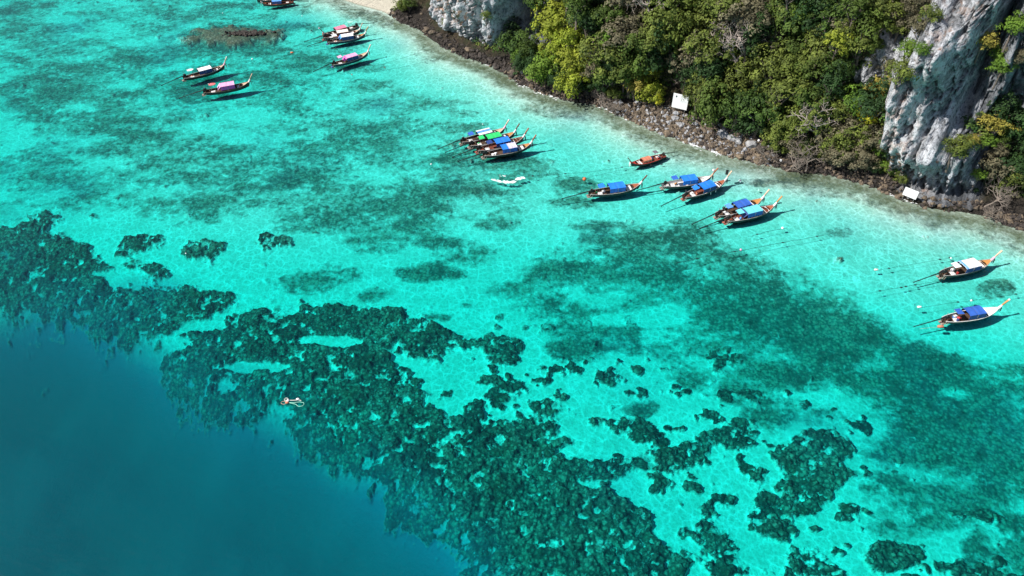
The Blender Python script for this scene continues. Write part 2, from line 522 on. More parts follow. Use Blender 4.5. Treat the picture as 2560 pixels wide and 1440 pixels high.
# scattered small coral heads on the sand
wh = worley(X / 4.0, Y / 4.0, 9)
heads = sstep(0.17, 0.11, wh + 0.1 * (edge - .5)) * (dval < .1) * (fbm(X / 9, Y / 9, 3, 44) > 0.58) * sstep(25, 45, sdist) * (vnoise(X / 25, Y / 25, 8) > .8)
bits = sstep(0.655, 0.70, fbm(X / 2.6, Y / 2.4, 3, 777, .55) + .10 * (fbm(X / 14, Y / 14, 2, 779) - .5)) * sstep(700, 900, py) * (1 - sstep(.2, .6, dwide)) * (1 - .85 * sstep(.3, .6, Fd)) * sstep(45, 60, sdist)
hard = np.maximum(hard, bits * 0.85)
hard = np.maximum(hard, 0.62 * sstep(.1, .7, ledge))
reef = np.clip(np.maximum(hard, np.clip(loose - .55, 0, 1) * 1.2), 0, 1)
qx, qy = X + 2.4 * (fbm(X / 2, Y / 2, 3, 401) - .5), Y + 2.4 * (fbm(X / 2, Y / 2, 3, 403) - .5)
w1 = worley(qx / 1.9, qy / 1.5, 1)
w2 = worley(qx / 0.95, qy / 0.85, 2)
vv = fbm(X / 9, Y / 9, 2, 405)
lump = np.clip(1 - w1 * 1.25, 0, 1) * (1.6 * vv - .2) + np.clip(1 - w2 * 1.3, 0, 1) * 0.75 + 0.5 * (fbm(X / .7, Y / .7, 2, 407) - .5)
lump = np.clip(lump, 0, 1.2)
relief = hard * (0.15 + 0.60 * lump + 0.9 * (edge - .3)) + loose * (1 - hard) * 0.22 * lump
relief *= sstep(0.5, 8, sdist) * (1 - 0.5 * sstep(0.3, 1, dwide))
sandy = 0.05 * (fbm(X / 1.1, Y / 0.8, 3, 51) - 0.5)
Z = -depth + np.minimum(relief, np.maximum(depth - 0.25, 0)) + sandy * sstep(1, 5, sdist)
Z = np.maximum(Z, -depth * (1 - sstep(0, 0.8, ledge)) - 0.45 + 0.3 * lump * (ledge > 0)) if False else Z * (1 - 0.80 * sstep(0.0, 0.9, ledge))
lump_attr = lump

m_seabed, nt, p = new_mat('coral_sand_seabed')
at = N(nt, 'ShaderNodeAttribute', attribute_name='reef').outputs['Fac']
al = N(nt, 'ShaderNodeAttribute', attribute_name='lump').outputs['Fac']
adeep = N(nt, 'ShaderNodeAttribute', attribute_name='deep_tint').outputs['Fac']
ab = N(nt, 'ShaderNodeAttribute', attribute_name='brown').outputs['Fac']
pos = N(nt, 'ShaderNodeNewGeometry').outputs['Position']
nA = noise_node(nt, 1.6, 6, 0.68, pos)
nB = noise_node(nt, 0.16, 4, 0.6, pos)
aloose = N(nt, 'ShaderNodeAttribute', attribute_name='loose').outputs['Fac']
dis = mix(nt, 0.22, pos, noise_node(nt, 0.8, 5, .65, pos).outputs['Color'], 'LINEAR_LIGHT')
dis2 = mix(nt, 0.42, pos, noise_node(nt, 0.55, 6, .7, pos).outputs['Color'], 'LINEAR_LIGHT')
def vor(scale, feature='DISTANCE_TO_EDGE'):
    v = N(nt, 'ShaderNodeTexVoronoi', feature=feature)
    v.inputs['Scale'].default_value = scale
    nt.links.new(dis2 if feature == 'DISTANCE_TO_EDGE' else dis, v.inputs['Vector'])
    return v
nC = noise_node(nt, 2.2, 5, 0.7, pos)
nE = noise_node(nt, 0.75, 7, 0.72, pos, 0.4)
nF = noise_node(nt, 0.35, 4, 0.6, pos)
# coral sand and rubble, with a caustic light net painted into its colour
sandc = mix(nt, ramp(nt, nA.outputs['Fac'], [(0.35, 0.0), (0.68, 1.0)]), (0.46, 0.50, 0.42), (0.78, 0.78, 0.68))
sandc = mix(nt, ramp(nt, nB.outputs['Fac'], [(0.42, 0.0), (0.62, 0.35)]), sandc, (0.42, 0.47, 0.38))
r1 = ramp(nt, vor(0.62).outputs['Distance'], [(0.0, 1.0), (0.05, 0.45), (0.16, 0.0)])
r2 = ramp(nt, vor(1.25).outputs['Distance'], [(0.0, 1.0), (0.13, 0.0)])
caustic_net = math_n(nt, 'ADD', math_n(nt, 'MULTIPLY', r1, .75), math_n(nt, 'MULTIPLY', r2, .45), True)
caustic_net = math_n(nt, 'MULTIPLY', caustic_net, ramp(nt, nF.outputs['Fac'], [(0.35, 0.25), (0.6, 0.95)]))
sandc = mix(nt, caustic_net, sandc, (0.98, 0.97, 0.90))
# coral heads: every head its own shade, dark in the gaps between
c1 = vor(1.7, 'F1'); c2 = vor(3.6, 'F1')
sep = N(nt, 'ShaderNodeSeparateColor')
nt.links.new(c1.outputs['Color'], sep.inputs[0])
sep2 = N(nt, 'ShaderNodeSeparateColor')
nt.links.new(c2.outputs['Color'], sep2.inputs[0])
head = math_n(nt, 'ADD', math_n(nt, 'MULTIPLY', sep.outputs[0], .55), math_n(nt, 'MULTIPLY', sep2.outputs[1], .45))
gap = ramp(nt, c1.outputs['Distance'], [(0.25, 1.0), (0.62, 0.4)])
headv = math_n(nt, 'MULTIPLY', head, gap)
nG = noise_node(nt, 0.16, 5, 0.65, pos, 0.6)
headv = math_n(nt, 'MULTIPLY', headv, ramp(nt, nG.outputs['Fac'], [(0.36, 0.45), (0.62, 1.5)]))
headv = math_n(nt, 'MULTIPLY', headv, ramp(nt, nE.outputs['Fac'], [(0.32, 0.35), (0.62, 1.35)]))
reefc = mix(nt, ramp(nt, headv, [(0.10, 0.0), (0.42, 0.45), (0.75, 1.0)]), (0.020, 0.036, 0.027), (0.26, 0.26, 0.19))
nD = noise_node(nt, 0.3, 3, 0.6, pos)
reefc = mix(nt, ramp(nt, nD.outputs['Fac'], [(0.5, 0.0), (0.7, 0.35)]), reefc, (0.11, 0.09, 0.04))
rubc = mix(nt, ramp(nt, headv, [(0.12, 0.0), (0.6, 1.0)]), (0.045, 0.055, 0.038), (0.27, 0.26, 0.19))
n_off = math_n(nt, 'MULTIPLY', math_n(nt, 'SUBTRACT', nE.outputs['Fac'], 0.5), 2.4)
f2 = math_n(nt, 'ADD', aloose, n_off)
f2 = math_n(nt, 'MULTIPLY', ramp(nt, f2, [(0.02, 0.0), (0.62, 0.92)]), ramp(nt, aloose, [(0.02, 0.0), (0.22, 1.0)]))
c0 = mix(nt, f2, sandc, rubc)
f1 = math_n(nt, 'ADD', at, math_n(nt, 'MULTIPLY', math_n(nt, 'SUBTRACT', nE.outputs['Fac'], 0.5), 2.6))
f1 = math_n(nt, 'MULTIPLY', ramp(nt, f1, [(0.22, 0.0), (0.66, 1.0)]), ramp(nt, at, [(0.02, 0.0), (0.25, 1.0)]))
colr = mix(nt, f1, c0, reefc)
adeep = math_n(nt, 'MULTIPLY', adeep, math_n(nt, 'SUBTRACT', 1.0, math_n(nt, 'MULTIPLY', f1, .7)))
colr = mix(nt, adeep, colr, (0.08, 0.19, 0.31))  # blue of the deep water painted into the bed colour
colr = mix(nt, math_n(nt, 'MULTIPLY', ab, ramp(nt, nA.outputs['Fac'], [(0.3, 0.3), (0.6, 1.0)])), colr, (0.115, 0.12, 0.055))
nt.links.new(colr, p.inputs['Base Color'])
p.inputs['Roughness'].default_value = 0.95
p.inputs['Specular IOR Level'].default_value = 0.1
bump(nt, math_n(nt, 'ADD', nC.outputs['Fac'], math_n(nt, 'MULTIPLY', gap, math_n(nt, 'MULTIPLY', at, 1.3))), 0.55, 0.3, p)
deep_tint = np.maximum(sstep(0.0, 0.45, dwide + 0.4 * (fbm(X / 16, Y / 16, 3, 15) - .5)), 0.75 * sstep(.02, .5, dval))
brown = np.clip(0.5 * sstep(0.1, 0.8, ledge) + 0.8 * sstep(-1.0, 0.3, sdist) * (1 - sstep(2.5, 7, sdist + 5 * (edge - .5))) * (px > 985), 0, 1)
me = grid_mesh('seabed', X, Y, Z, m_seabed, attrs={'reef': reef, 'loose': np.clip(loose, 0, 1), 'lump': lump, 'deep_tint': deep_tint, 'brown': brown})
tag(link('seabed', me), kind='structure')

# ------------------------------------------------------------------ the water: a clear body under a rippled skin
m_water, nt, p = new_mat('clear_sea_water')
nt.nodes.remove(p)
out = nt.nodes['Material Output']
pos = N(nt, 'ShaderNodeNewGeometry').outputs['Position']
mp = N(nt, 'ShaderNodeMapping')
mp.inputs['Rotation'].default_value = (0, 0, R(35))
mp.inputs['Scale'].default_value = (0.5, 1.2, 1)
nt.links.new(pos, mp.inputs['Vector'])
w1n = noise_node(nt, 0.8, 6, 0.62, mp.outputs[0], 0.3)
bm = N(nt, 'ShaderNodeBump')
bm.inputs['Strength'].default_value = 0.3
bm.inputs['Distance'].default_value = 0.3
nt.links.new(w1n.outputs['Fac'], bm.inputs['Height'])
fr = N(nt, 'ShaderNodeFresnel')
fr.inputs['IOR'].default_value = 1.33
nt.links.new(bm.outputs[0], fr.inputs['Normal'])
tr = N(nt, 'ShaderNodeBsdfTransparent')
gl = N(nt, 'ShaderNodeBsdfGlossy')
gl.inputs['Roughness'].default_value = 0.22
nt.links.new(bm.outputs[0], gl.inputs['Normal'])
ms = N(nt, 'ShaderNodeMixShader')
nt.links.new(fr.outputs[0], ms.inputs[0])
nt.links.new(tr.outputs[0], ms.inputs[1])
nt.links.new(gl.outputs[0], ms.inputs[2])
nt.links.new(ms.outputs[0], out.inputs['Surface'])
ABS = (0.56, 0.021, 0.023)
SCA = (0.000, 0.007, 0.013)
va = N(nt, 'ShaderNodeVolumeAbsorption')
va.inputs['Density'].default_value = 1.0
va.inputs['Color'].default_value = (1 - ABS[0], 1 - ABS[1], 1 - ABS[2], 1)
if max(SCA) > 0:
    vs = N(nt, 'ShaderNodeVolumeScatter')
    vs.inputs['Density'].default_value = 1.0
    vs.inputs['Color'].default_value = (*SCA, 1)
    ad = N(nt, 'ShaderNodeAddShader')
    nt.links.new(va.outputs[0], ad.inputs[0]); nt.links.new(vs.outputs[0], ad.inputs[1])
    nt.links.new(ad.outputs[0], out.inputs['Volume'])
else:
    nt.links.new(va.outputs[0], out.inputs['Volume'])
wb = MB()
wb.box((0, 300, -20.0), (3600, 2600, 40.0))
sea = wb.build('sea_water', m_water)
tag(sea, kind='structure')
#@@LAND
# ------------------------------------------------------------------ the shore, the jungle slope and the limestone cliffs
PROF = {   # (inland distance, height)
 'jungle': [(-5, -2.2), (-1.5, -.7), (0, .05), (3, .8), (6, 1.5), (8.5, 2.6), (11, 6), (16, 15), (22, 27), (31, 43), (42, 60), (58, 76), (420, 90)],
 'narrow': [(-5, -2.2), (-1.5, -.7), (0, .1), (.9, .8), (1.9, 1.5), (3.2, 2.6), (6, 6), (10.5, 15), (16, 27), (25, 43), (37, 60), (54, 76), (420, 90)],
 'cliff': [(-4, -2.2), (-1.5, -.7), (0, .1), (1.0, .7), (1.9, 1.3), (4.0, 2.0), (2.8, 4.5), (2.6, 9), (3.6, 18), (6.5, 30), (13, 46), (32, 66), (420, 90)],
 'recess': [(-4, -2.2), (-1.5, -.7), (0, .1), (2.0, .9), (4.5, 2.0), (10, 3.6), (14, 8), (15, 16), (16, 27), (19, 40), (26, 55), (44, 70), (420, 90)],
 'low': [(-5, -2.0), (-1.5, -.6), (0, .1), (2, .8), (4, 1.7), (7, 3.2), (9, 6), (13, 12), (20, 20), (30, 30), (44, 44), (60, 60), (420, 90)],
 'beach': [(-6, -1.5), (-2, -.35), (0, .02), (2, .3), (5, .6), (8, 1.0), (11, 3.0), (14, 10), (20, 20), (30, 32), (44, 46), (60, 60), (420, 90)],
 'pillar': [(-4, -2.2), (-1.5, -.9), (-.4, -.2), (.3, .3), (.9, .8), (3.4, 1.6), (1.6, 5.0), (-2.4, 10), (-3.2, 19), (-1.6, 30), (7.5, 35), (16, 60), (420, 90)],
 'pillarb': [(-4, -2.2), (-1.5, -.9), (-.4, -.1), (.3, .3), (.9, .8), (4.6, 1.6), (3.4, 5.0), (-.6, 10), (3.4, 18), (7.5, 29), (10.5, 42), (16, 64), (420, 90)],
 'rrock': [(-4, -2.2), (-1.5, -.7), (0, .1), (2.0, .9), (4.5, 2.0), (10, 3.6), (14, 8), (15, 14), (10.5, 20), (10.5, 29), (12.5, 42), (20, 64), (420, 90)],
 'pillarc': [(-4, -2.2), (-1.5, -.9), (-.4, -.1), (.3, .3), (.9, .8), (5.0, 1.6), (4.8, 5.0), (6.5, 10), (15, 18), (21, 29), (25, 42), (30, 64), (420, 90)],
}
ZONE = [(400, 'beach'), (960, 'beach'), (985, 'low'), (1040, 'low'), (1062, 'cliff'), (1222, 'cliff'), (1250, 'recess'), (1335, 'recess'), (1375, 'narrow'),
        (1530, 'narrow'), (1600, 'jungle'), (1880, 'jungle'), (1990, 'narrow'), (2150, 'narrow'), (2212, 'narrow'), (2250, 'pillar'), (2300, 'pillar'), (2350, 'pillarb'), (2425, 'pillarc'),
        (2480, 'rrock'), (2600, 'rrock'), (2660, 'narrow'), (4000, 'narrow')]
names = list(PROF)
PA = np.array([PROF[n] for n in names], float)
zx = np.array([z[0] for z in ZONE], float)
wz = np.zeros((len(zx), len(names)))
for i, (_, n) in enumerate(ZONE):
    wz[i, names.index(n)] = 1
NS, NT = 1080, 270
sidx = np.linspace(0, len(SH_PX) - 1, NS)
def atS(a):
    return np.interp(sidx, np.arange(len(a)), a)
s_px = atS(SH_PX)
kp = np.arange(13.0)
hk = PA[:, :, 1].mean(0)                                      # typical height of each profile row
shk = np.interp(hk, [0, 3, 7, 12, 19, 28, 36, 50, 90], [0, 18, 62, 84, 108, 140, 80, 90, 90])
shr = np.interp(hk, [0, 3, 7, 12, 20, 30, 50, 90], [0, 5, 20, 42, 112, 165, 200, 200])   # the right flank leans in
_wr = sstep(2225, 2400, s_px)[:, None]
SPX = s_px[:, None] + (shk[None, :] * (1 - _wr) + shr[None, :] * _wr) * sstep(1900, 2180, s_px)[:, None]
WK = np.stack([np.interp(SPX, zx, wz[:, k]) for k in range(len(names))], 2)   # NS x 13 x kinds
W = WK[:, 0, :]
prof = np.einsum('spk,kpc->spc', WK, PA)                       # NS x 13 x 2
# more rows where the land is in the picture
tpar = np.interp(np.linspace(0, 1, NT), [0, .08, .25, .55, .82, .95, 1.0], [0, 2, 5.5, 8, 10, 11, 12])
T = np.stack([np.interp(tpar, kp, prof[i, :, 0]) for i in range(NS)], 0)
H = np.stack([np.interp(tpar, kp, prof[i, :, 1]) for i in range(NS)], 0)
def smooth_rows(a, n):
    for _ in range(n):
        a[:, 1:-1] = a[:, 1:-1] * .5 + (a[:, :-2] + a[:, 2:]) * .25
    return a
T, H = smooth_rows(T, 14), smooth_rows(H, 14)
bx, by = atS(SH_XY[:, 0]), atS(SH_XY[:, 1])
nx, ny = atS(NRM[:, 0]), atS(NRM[:, 1])
slen = atS(SLEN)
# how rocky each point is
SS = np.repeat(slen[:, None], NT, 1)
def spread(nm):
    return np.stack([np.interp(tpar, kp, WK[i, :, names.index(nm)]) for i in range(NS)], 0)
w_rec = spread('recess')
zone_rock = spread('cliff') + spread('pillar') + spread('pillarb') + spread('pillarc') + 0.9 * w_rec * sstep(4.0, 6.0, H) + spread('rrock') * sstep(15, 18, H)
px_s = np.stack([np.interp(tpar, kp, SPX[i]) for i in range(NS)], 0)
# pale outcrop left of the pillar, high up; small gaps of rock in the trees
ix0, iy0 = proj(bx[:, None] + nx[:, None] * T, by[:, None] + ny[:, None] * T, H)
def spot(x, y, rx, ry): return np.exp(-((ix0 - x) / rx) ** 2 - ((iy0 - y) / ry) ** 2)
outc = np.clip(spot(2180, 150, 50, 48) + spot(2160, 195, 26, 22) + .8 * spot(2235, 100, 30, 60), 0, 1)
outc2 = np.clip(spot(1580, 120, 22, 36) + spot(1300, 60, 40, 60), 0, 1)
flute = fbm(SS / 1.5 + 0.06 * H, H / 11.0, 4, 71, 0.6) - 0.5
big = fbm(SS / 7.0, H / 9.0, 3, 72) - 0.5
mid = fbm(SS / 2.6, H / 2.2, 4, 73, 0.6) - 0.5
rock = np.clip(zone_rock * 1.15 + 1.3 * outc + outc2 + 1.6 * (mid + flute) * (zone_rock < .97) * (zone_rock + outc + outc2 > .04) - .1, 0, 1) * np.where(spread('pillar') + spread('pillarb') + spread('pillarc') > .5, sstep(.1, .8, H), sstep(2.0, 3.5, H))
ridge = 1 - np.abs(fbm(SS / 2.2 + .12 * H, H / 16.0, 3, 79, .6) - .5) * 4
ridge2 = np.abs(fbm(SS / 5.0 + .05 * H, H / 18.0, 4, 83, .62) - .5) * 4
crack = np.clip(1 - np.abs(fbm(SS / 2.6 + .1 * H, H / 9.0, 5, 85, .68) - .5) * 13, 0, 1)
disp = rock * (5.6 * flute + 3.6 * big + 1.2 * mid - 0.9 * ridge - 2.2 * ridge2 + 1.6 * crack + 1.0) + (1 - rock) * (14.0 * big + 1.0 * mid) * sstep(2, 8, H)
disp += 0.5 * mid * (1 - sstep(2, 6, H)) - 2.2 * outc - 1.2 * outc2
T2 = T + disp
H2 = H + (1 - rock) * 1.1 * (fbm(SS / 1.8, T / 1.8, 4, 74, .6) - .5) * sstep(-1, 1.5, T) + rock * 0.2 * mid
beachy = np.repeat(W[:, names.index('beach')][:, None], NT, 1) * (1 - sstep(1.0, 2.0, H))
H2 = np.where(beachy > .3, H + 0.05 * mid, H2)
LX = bx[:, None] + nx[:, None] * T2
LY = by[:, None] + ny[:, None] * T2
LZ = H2
# orange stain, wetness and painted shade patterns
m_land, nt, p = new_mat('limestone_and_slope')
ar = N(nt, 'ShaderNodeAttribute', attribute_name='rock').outputs['Fac']
ah = N(nt, 'ShaderNodeAttribute', attribute_name='height').outputs['Fac']
abe = N(nt, 'ShaderNodeAttribute', attribute_name='beach').outputs['Fac']
apl = N(nt, 'ShaderNodeAttribute', attribute_name='pale').outputs['Fac']
ast = N(nt, 'ShaderNodeAttribute', attribute_name='stain').outputs['Fac']
auv = N(nt, 'ShaderNodeCombineXYZ')
nt.links.new(N(nt, 'ShaderNodeAttribute', attribute_name='along').outputs['Fac'], auv.inputs[0])
nt.links.new(ah, auv.inputs[1])
mpv = N(nt, 'ShaderNodeMapping')
mpv.inputs['Scale'].default_value = (1.0, 0.13, 1)
nt.links.new(auv.outputs[0], mpv.inputs['Vector'])
pos = N(nt, 'ShaderNodeNewGeometry').outputs['Position']
streak = noise_node(nt, 1.3, 6, 0.65, mpv.outputs[0], 0.6)
blot = noise_node(nt, 0.40, 7, 0.7, pos, 0.8)
fine = noise_node(nt, 1.7, 6, 0.7, pos)
lime = mix(nt, ramp(nt, streak.outputs['Fac'], [(0.38, 0.0), (0.62, 1.0)]), (0.10, 0.12, 0.155), (0.56, 0.59, 0.66))
lime = mix(nt, ramp(nt, blot.outputs['Fac'], [(0.42, 0.0), (0.58, 0.85)]), lime, (0.76, 0.79, 0.84))
lime = mix(nt, math_n(nt, 'MULTIPLY', apl, ramp(nt, fine.outputs['Fac'], [(0.3, 0.35), (0.6, 1.0)])), lime, (0.82, 0.83, 0.85))
dark = ramp(nt, fine.outputs['Fac'], [(0.36, 0.85), (0.50, 0.0)])
lime = mix(nt, dark, lime, (0.075, 0.08, 0.085))
agshade = N(nt, 'ShaderNodeAttribute', attribute_name='grime_shade').outputs['Fac']
lime = mix(nt, math_n(nt, 'MULTIPLY', agshade, 0.8), lime, mix(nt, streak.outputs['Fac'], (0.03, 0.035, 0.04), (0.17, 0.18, 0.20)))
lime = mix(nt, math_n(nt, 'MULTIPLY', N(nt, 'ShaderNodeAttribute', attribute_name='crack').outputs['Fac'], .8), lime, (.05, .055, .06))
ob = noise_node(nt, 0.55, 4, 0.6, pos)
orange = math_n(nt, 'MULTIPLY', ramp(nt, ob.outputs['Fac'], [(0.52, 0.0), (0.60, 0.9)]), ast)
lime = mix(nt, orange, lime, (0.60, 0.33, 0.19))
soil = mix(nt, ramp(nt, fine.outputs['Fac'], [(0.35, 0.0), (0.65, 1.0)]), (0.020, 0.018, 0.012), (0.11, 0.08, 0.05))
soil = mix(nt, ramp(nt, blot.outputs['Fac'], [(0.45, 0.0), (0.6, 0.8)]), soil, (0.035, 0.05, 0.018))
shore = mix(nt, ramp(nt, fine.outputs['Fac'], [(0.35, 0.0), (0.65, 1.0)]), (0.013, 0.012, 0.011), (0.065, 0.054, 0.044))
body = mix(nt, ramp(nt, ar, [(0.3, 0.0), (0.6, 1.0)]), soil, lime)
hz = ramp(nt, math_n(nt, 'MULTIPLY', ah, 0.1), [(0.20, 0.0), (0.36, 1.0)])
colr = mix(nt, hz, shore, body)
sandb = mix(nt, fine.outputs['Fac'], (0.62, 0.57, 0.45), (0.78, 0.73, 0.60))
colr = mix(nt, ramp(nt, abe, [(0.4, 0.0), (0.55, 1.0)]), colr, sandb)
nt.links.new(colr, p.inputs['Base Color'])
p.inputs['Roughness'].default_value = 0.92
p.inputs['Specular IOR Level'].default_value = 0.2
hh = math_n(nt, 'ADD', fine.outputs['Fac'], math_n(nt, 'MULTIPLY', streak.outputs['Fac'], 1.4))
bump(nt, hh, 1.0, 0.9, p)
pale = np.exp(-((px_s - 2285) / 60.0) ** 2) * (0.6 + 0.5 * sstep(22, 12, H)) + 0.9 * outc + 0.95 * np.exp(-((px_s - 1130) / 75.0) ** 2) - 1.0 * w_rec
stain = np.exp(-((px_s - 1120) / 60.0) ** 2) * sstep(4, 8, H) + 0.35 * np.exp(-((px_s - 2290) / 40.0) ** 2)
me = grid_mesh('cliff_terrain', LX, LY, LZ, m_land, attrs={'rock': rock, 'height': H2 + 3.2 * (spread('pillar') + spread('pillarb') + .6 * spread('pillarc')) + 1.3 * spread('cliff'), 'beach': beachy, 'pale': np.clip(pale, 0, 1), 'stain': np.clip(stain, 0, 1), 'grime_shade': np.clip(sstep(4.5, 1.0, H) * .9 * (zone_rock > .3) + w_rec + 0.6 * sstep(2370, 2420, px_s), 0, 1), 'along': SS, 'crack': np.clip(crack * (mid > -.2), 0, 1)})  # dark wet foot, plus shade painted into the recess and right flank
# make sure the faces look outwards
tag(link('cliff_terrain', me), kind='structure')
LPX, LPY = proj(LX, LY, LZ)
#@@ROCKS
# ------------------------------------------------------------------ rocks
rng = random.Random(7)
def rock_mesh(name, mat, seed, flat=0.75):
    r = random.Random(seed)
    bm = bmesh.new()
    bmesh.ops.create_icosphere(bm, subdivisions=2, radius=1.0)
    # chop by random planes for angular faces
    planes = []
    for _ in range(9):
        n = Vector((r.uniform(-1, 1), r.uniform(-1, 1), r.uniform(-.6, 1))).normalized()
        planes.append((n, r.uniform(0.55, 0.85)))
    for v in bm.verts:
        for n, d in planes:
            k = v.co.dot(n) - d
            if k > 0:
                v.co -= n * k
        v.co *= 1 + r.uniform(-.06, .06)
        v.co.z *= flat
    me = bpy.data.meshes.new(name)
    bm.to_mesh(me); bm.free()
    me.materials.append(mat)
    return me

def rock_mat(name, c1, c2, c3):
    m, nt, p = new_mat(name)
    tc = N(nt, 'ShaderNodeTexCoord').outputs['Object']
    oi = N(nt, 'ShaderNodeObjectInfo').outputs['Random']
    a = noise_node(nt, 1.6, 6, 0.7, tc)
    c = mix(nt, ramp(nt, a.outputs['Fac'], [(0.36, 0.0), (0.62, 1.0)]), c1, c2)
    c = mix(nt, ramp(nt, oi, [(0.3, 0.0), (1.0, 0.8)]), c, c3)
    nt.links.new(c, p.inputs['Base Color'])
    p.inputs['Roughness'].default_value = 0.9
    bump(nt, a.outputs['Fac'], 0.8, 0.3, p)
    return m
RM = {
 'brown': rock_mat('brown_shore_rock', (0.025, 0.020, 0.016), (0.25, 0.19, 0.125), (0.09, 0.07, 0.058)),
 'dark': rock_mat('dark_wet_rock', (0.012, 0.010, 0.010), (0.07, 0.055, 0.045), (0.04, 0.033, 0.028)),
 'grey': rock_mat('pale_grey_rock', (0.13, 0.13, 0.14), (0.42, 0.42, 0.42), (0.30, 0.31, 0.33)),
}
RMESH = {k: [rock_mesh(k + '_rock', m, 31 * j + len(k)) for j in range(6)] for k, m in RM.items()}

def surf_at(px_, py_):
    """the point of the land that shows nearest to a photo pixel (nearest to the camera among those close)"""
    d = (LPX - px_) ** 2 + (LPY - py_) ** 2
    near = d < max(d.min() * 2.5, 30.0)
    dist = np.where(near, LX ** 2 + LY ** 2 + (LZ - CAM_H) ** 2, 1e12)
    i, j = np.unravel_index(np.argmin(dist), d.shape)
    return i, j

rock_zones = [  # shore px range, how many, inland range, size, kinds, label, group
 (965, 1055, 22, (-.6, 4.5), (.35, .9), ('dark', 'brown'), 'on the low point beside the sand beach', 'rocks beside the sand beach'),
 (1060, 1250, 50, (-.7, 1.8), (.4, 1.2), ('dark', 'dark', 'brown'), 'along the foot of the orange stained cliff', 'rocks at the foot of the orange stained cliff'),
 (1255, 1520, 62, (-.7, 2.6), (.4, 1.25), ('dark', 'dark', 'brown'), 'at the surf line below the yellow green trees', 'rocks below the yellow green trees'),
 (1525, 1720, 90, (-.2, 6.5), (.4, 1.05), ('brown', 'brown', 'dark'), 'in the rubble bank below the big white sign', 'rocks below the big white sign'),
 (1725, 1905, 90, (-.3, 7.0), (.4, 1.2), ('brown', 'dark', 'brown'), 'in the rubble bank above the lone red boat', 'rocks above the lone red boat'),
 (1910, 2215, 60, (-.6, 2.2), (.35, .9), ('dark', 'brown'), 'under the dry bushes of the shore', 'rocks under the dry shore bushes'),
 (2225, 2480, 20, (-.5, 1.8), (.3, .8), ('dark', 'dark', 'brown'), 'at the base of the tall pale pillar', 'rocks at the base of the tall pillar'),
 (2485, 2580, 16, (-.5, 3.0), (.3, .9), ('brown', 'dark'), 'on the shore right of the tall pillar', 'rocks right of the tall pillar'),
]
def land_point(pxs, t):
    i = int(np.argmin(np.abs(s_px - pxs)))
    j = int(np.argmin(np.abs(T2[i, :120] - t)))
    return Vector((LX[i, j], LY[i, j], LZ[i, j]))
for a, b, n, (t0, t1), (r0, r1), kinds, lab, grp in rock_zones:
    n = int(n * 0.70)
    for k in range(n):
        q = land_point(rng.uniform(a, b), t0 + (t1 - t0) * rng.random() ** 1.2)
        sz = r0 + (r1 - r0) * rng.random() ** 2.2
        kd = rng.choice(kinds)
        o = link('rock', rng.choice(RMESH[kd]))
        o.location = (q.x, q.y, max(q.z, -0.1) + sz * 0.12)
        o.scale = (sz * rng.uniform(.9, 1.4), sz * rng.uniform(.8, 1.1), sz * rng.uniform(.7, 1.1))
        o.rotation_euler = (rng.uniform(-.4, .4), rng.uniform(-.4, .4), rng.uniform(0, 6.3))
        siz = 'large ' if sz > r0 + .45 * (r1 - r0) else ('small ' if sz < r0 + .12 * (r1 - r0) else '')
        tint = {'dark': 'blackish', 'brown': 'brown'}[kd]
        tag(o, siz + tint + ' rock ' + lab, 'rock', siz + tint + ' ' + grp)
# pale boulders that stand out
for (x, y, s_, lab) in [(1690, 296, 1.3, 'pale grey boulder directly under the big white sign'), (1702, 312, 1.2, 'pinkish grey slab just below the pale boulder under the sign'),
                        (1686, 280, .9, 'whitish stone nearest the foot of the big white sign'), (1808, 336, 1.7, 'pale grey boulder in the rubble bank, leftmost of the white heap above the red boat'),
                        (1828, 345, 1.5, 'pale grey boulder in the middle of the white heap above the red boat'), (1846, 352, 1.5, 'light slab at the right end of the white heap above the red boat'),
                        (1880, 362, 1.8, 'large blue grey boulder right of the white heap'), (1312, 165, 1.2, 'pale stone block among dark rocks below the green trees'),
                        (1303, 180, 1.0, 'light grey block leaning below the pale stone block'), (1905, 372, 1.6, 'dark grey boulder at the right end of the rubble bank'),
                        (1490, 232, 2.0, 'big dark rounded boulder by the hollow under the yellow green trees'), (1525, 236, 1.5, 'reddish brown boulder beside the big dark rounded boulder')]:
    i, j = surf_at(x, y)
    kd = 'dark' if 'dark' in lab or 'reddish' in lab else 'grey'
    o = link('boulder', RMESH[kd][int(x) % 6])
    o.location = (LX[i, j], LY[i, j], LZ[i, j] + s_ * .3)
    o.scale = (s_, s_ * .8, s_ * .85)
    o.rotation_euler = (.2, .1, x)
    tag(o, lab, 'boulder')
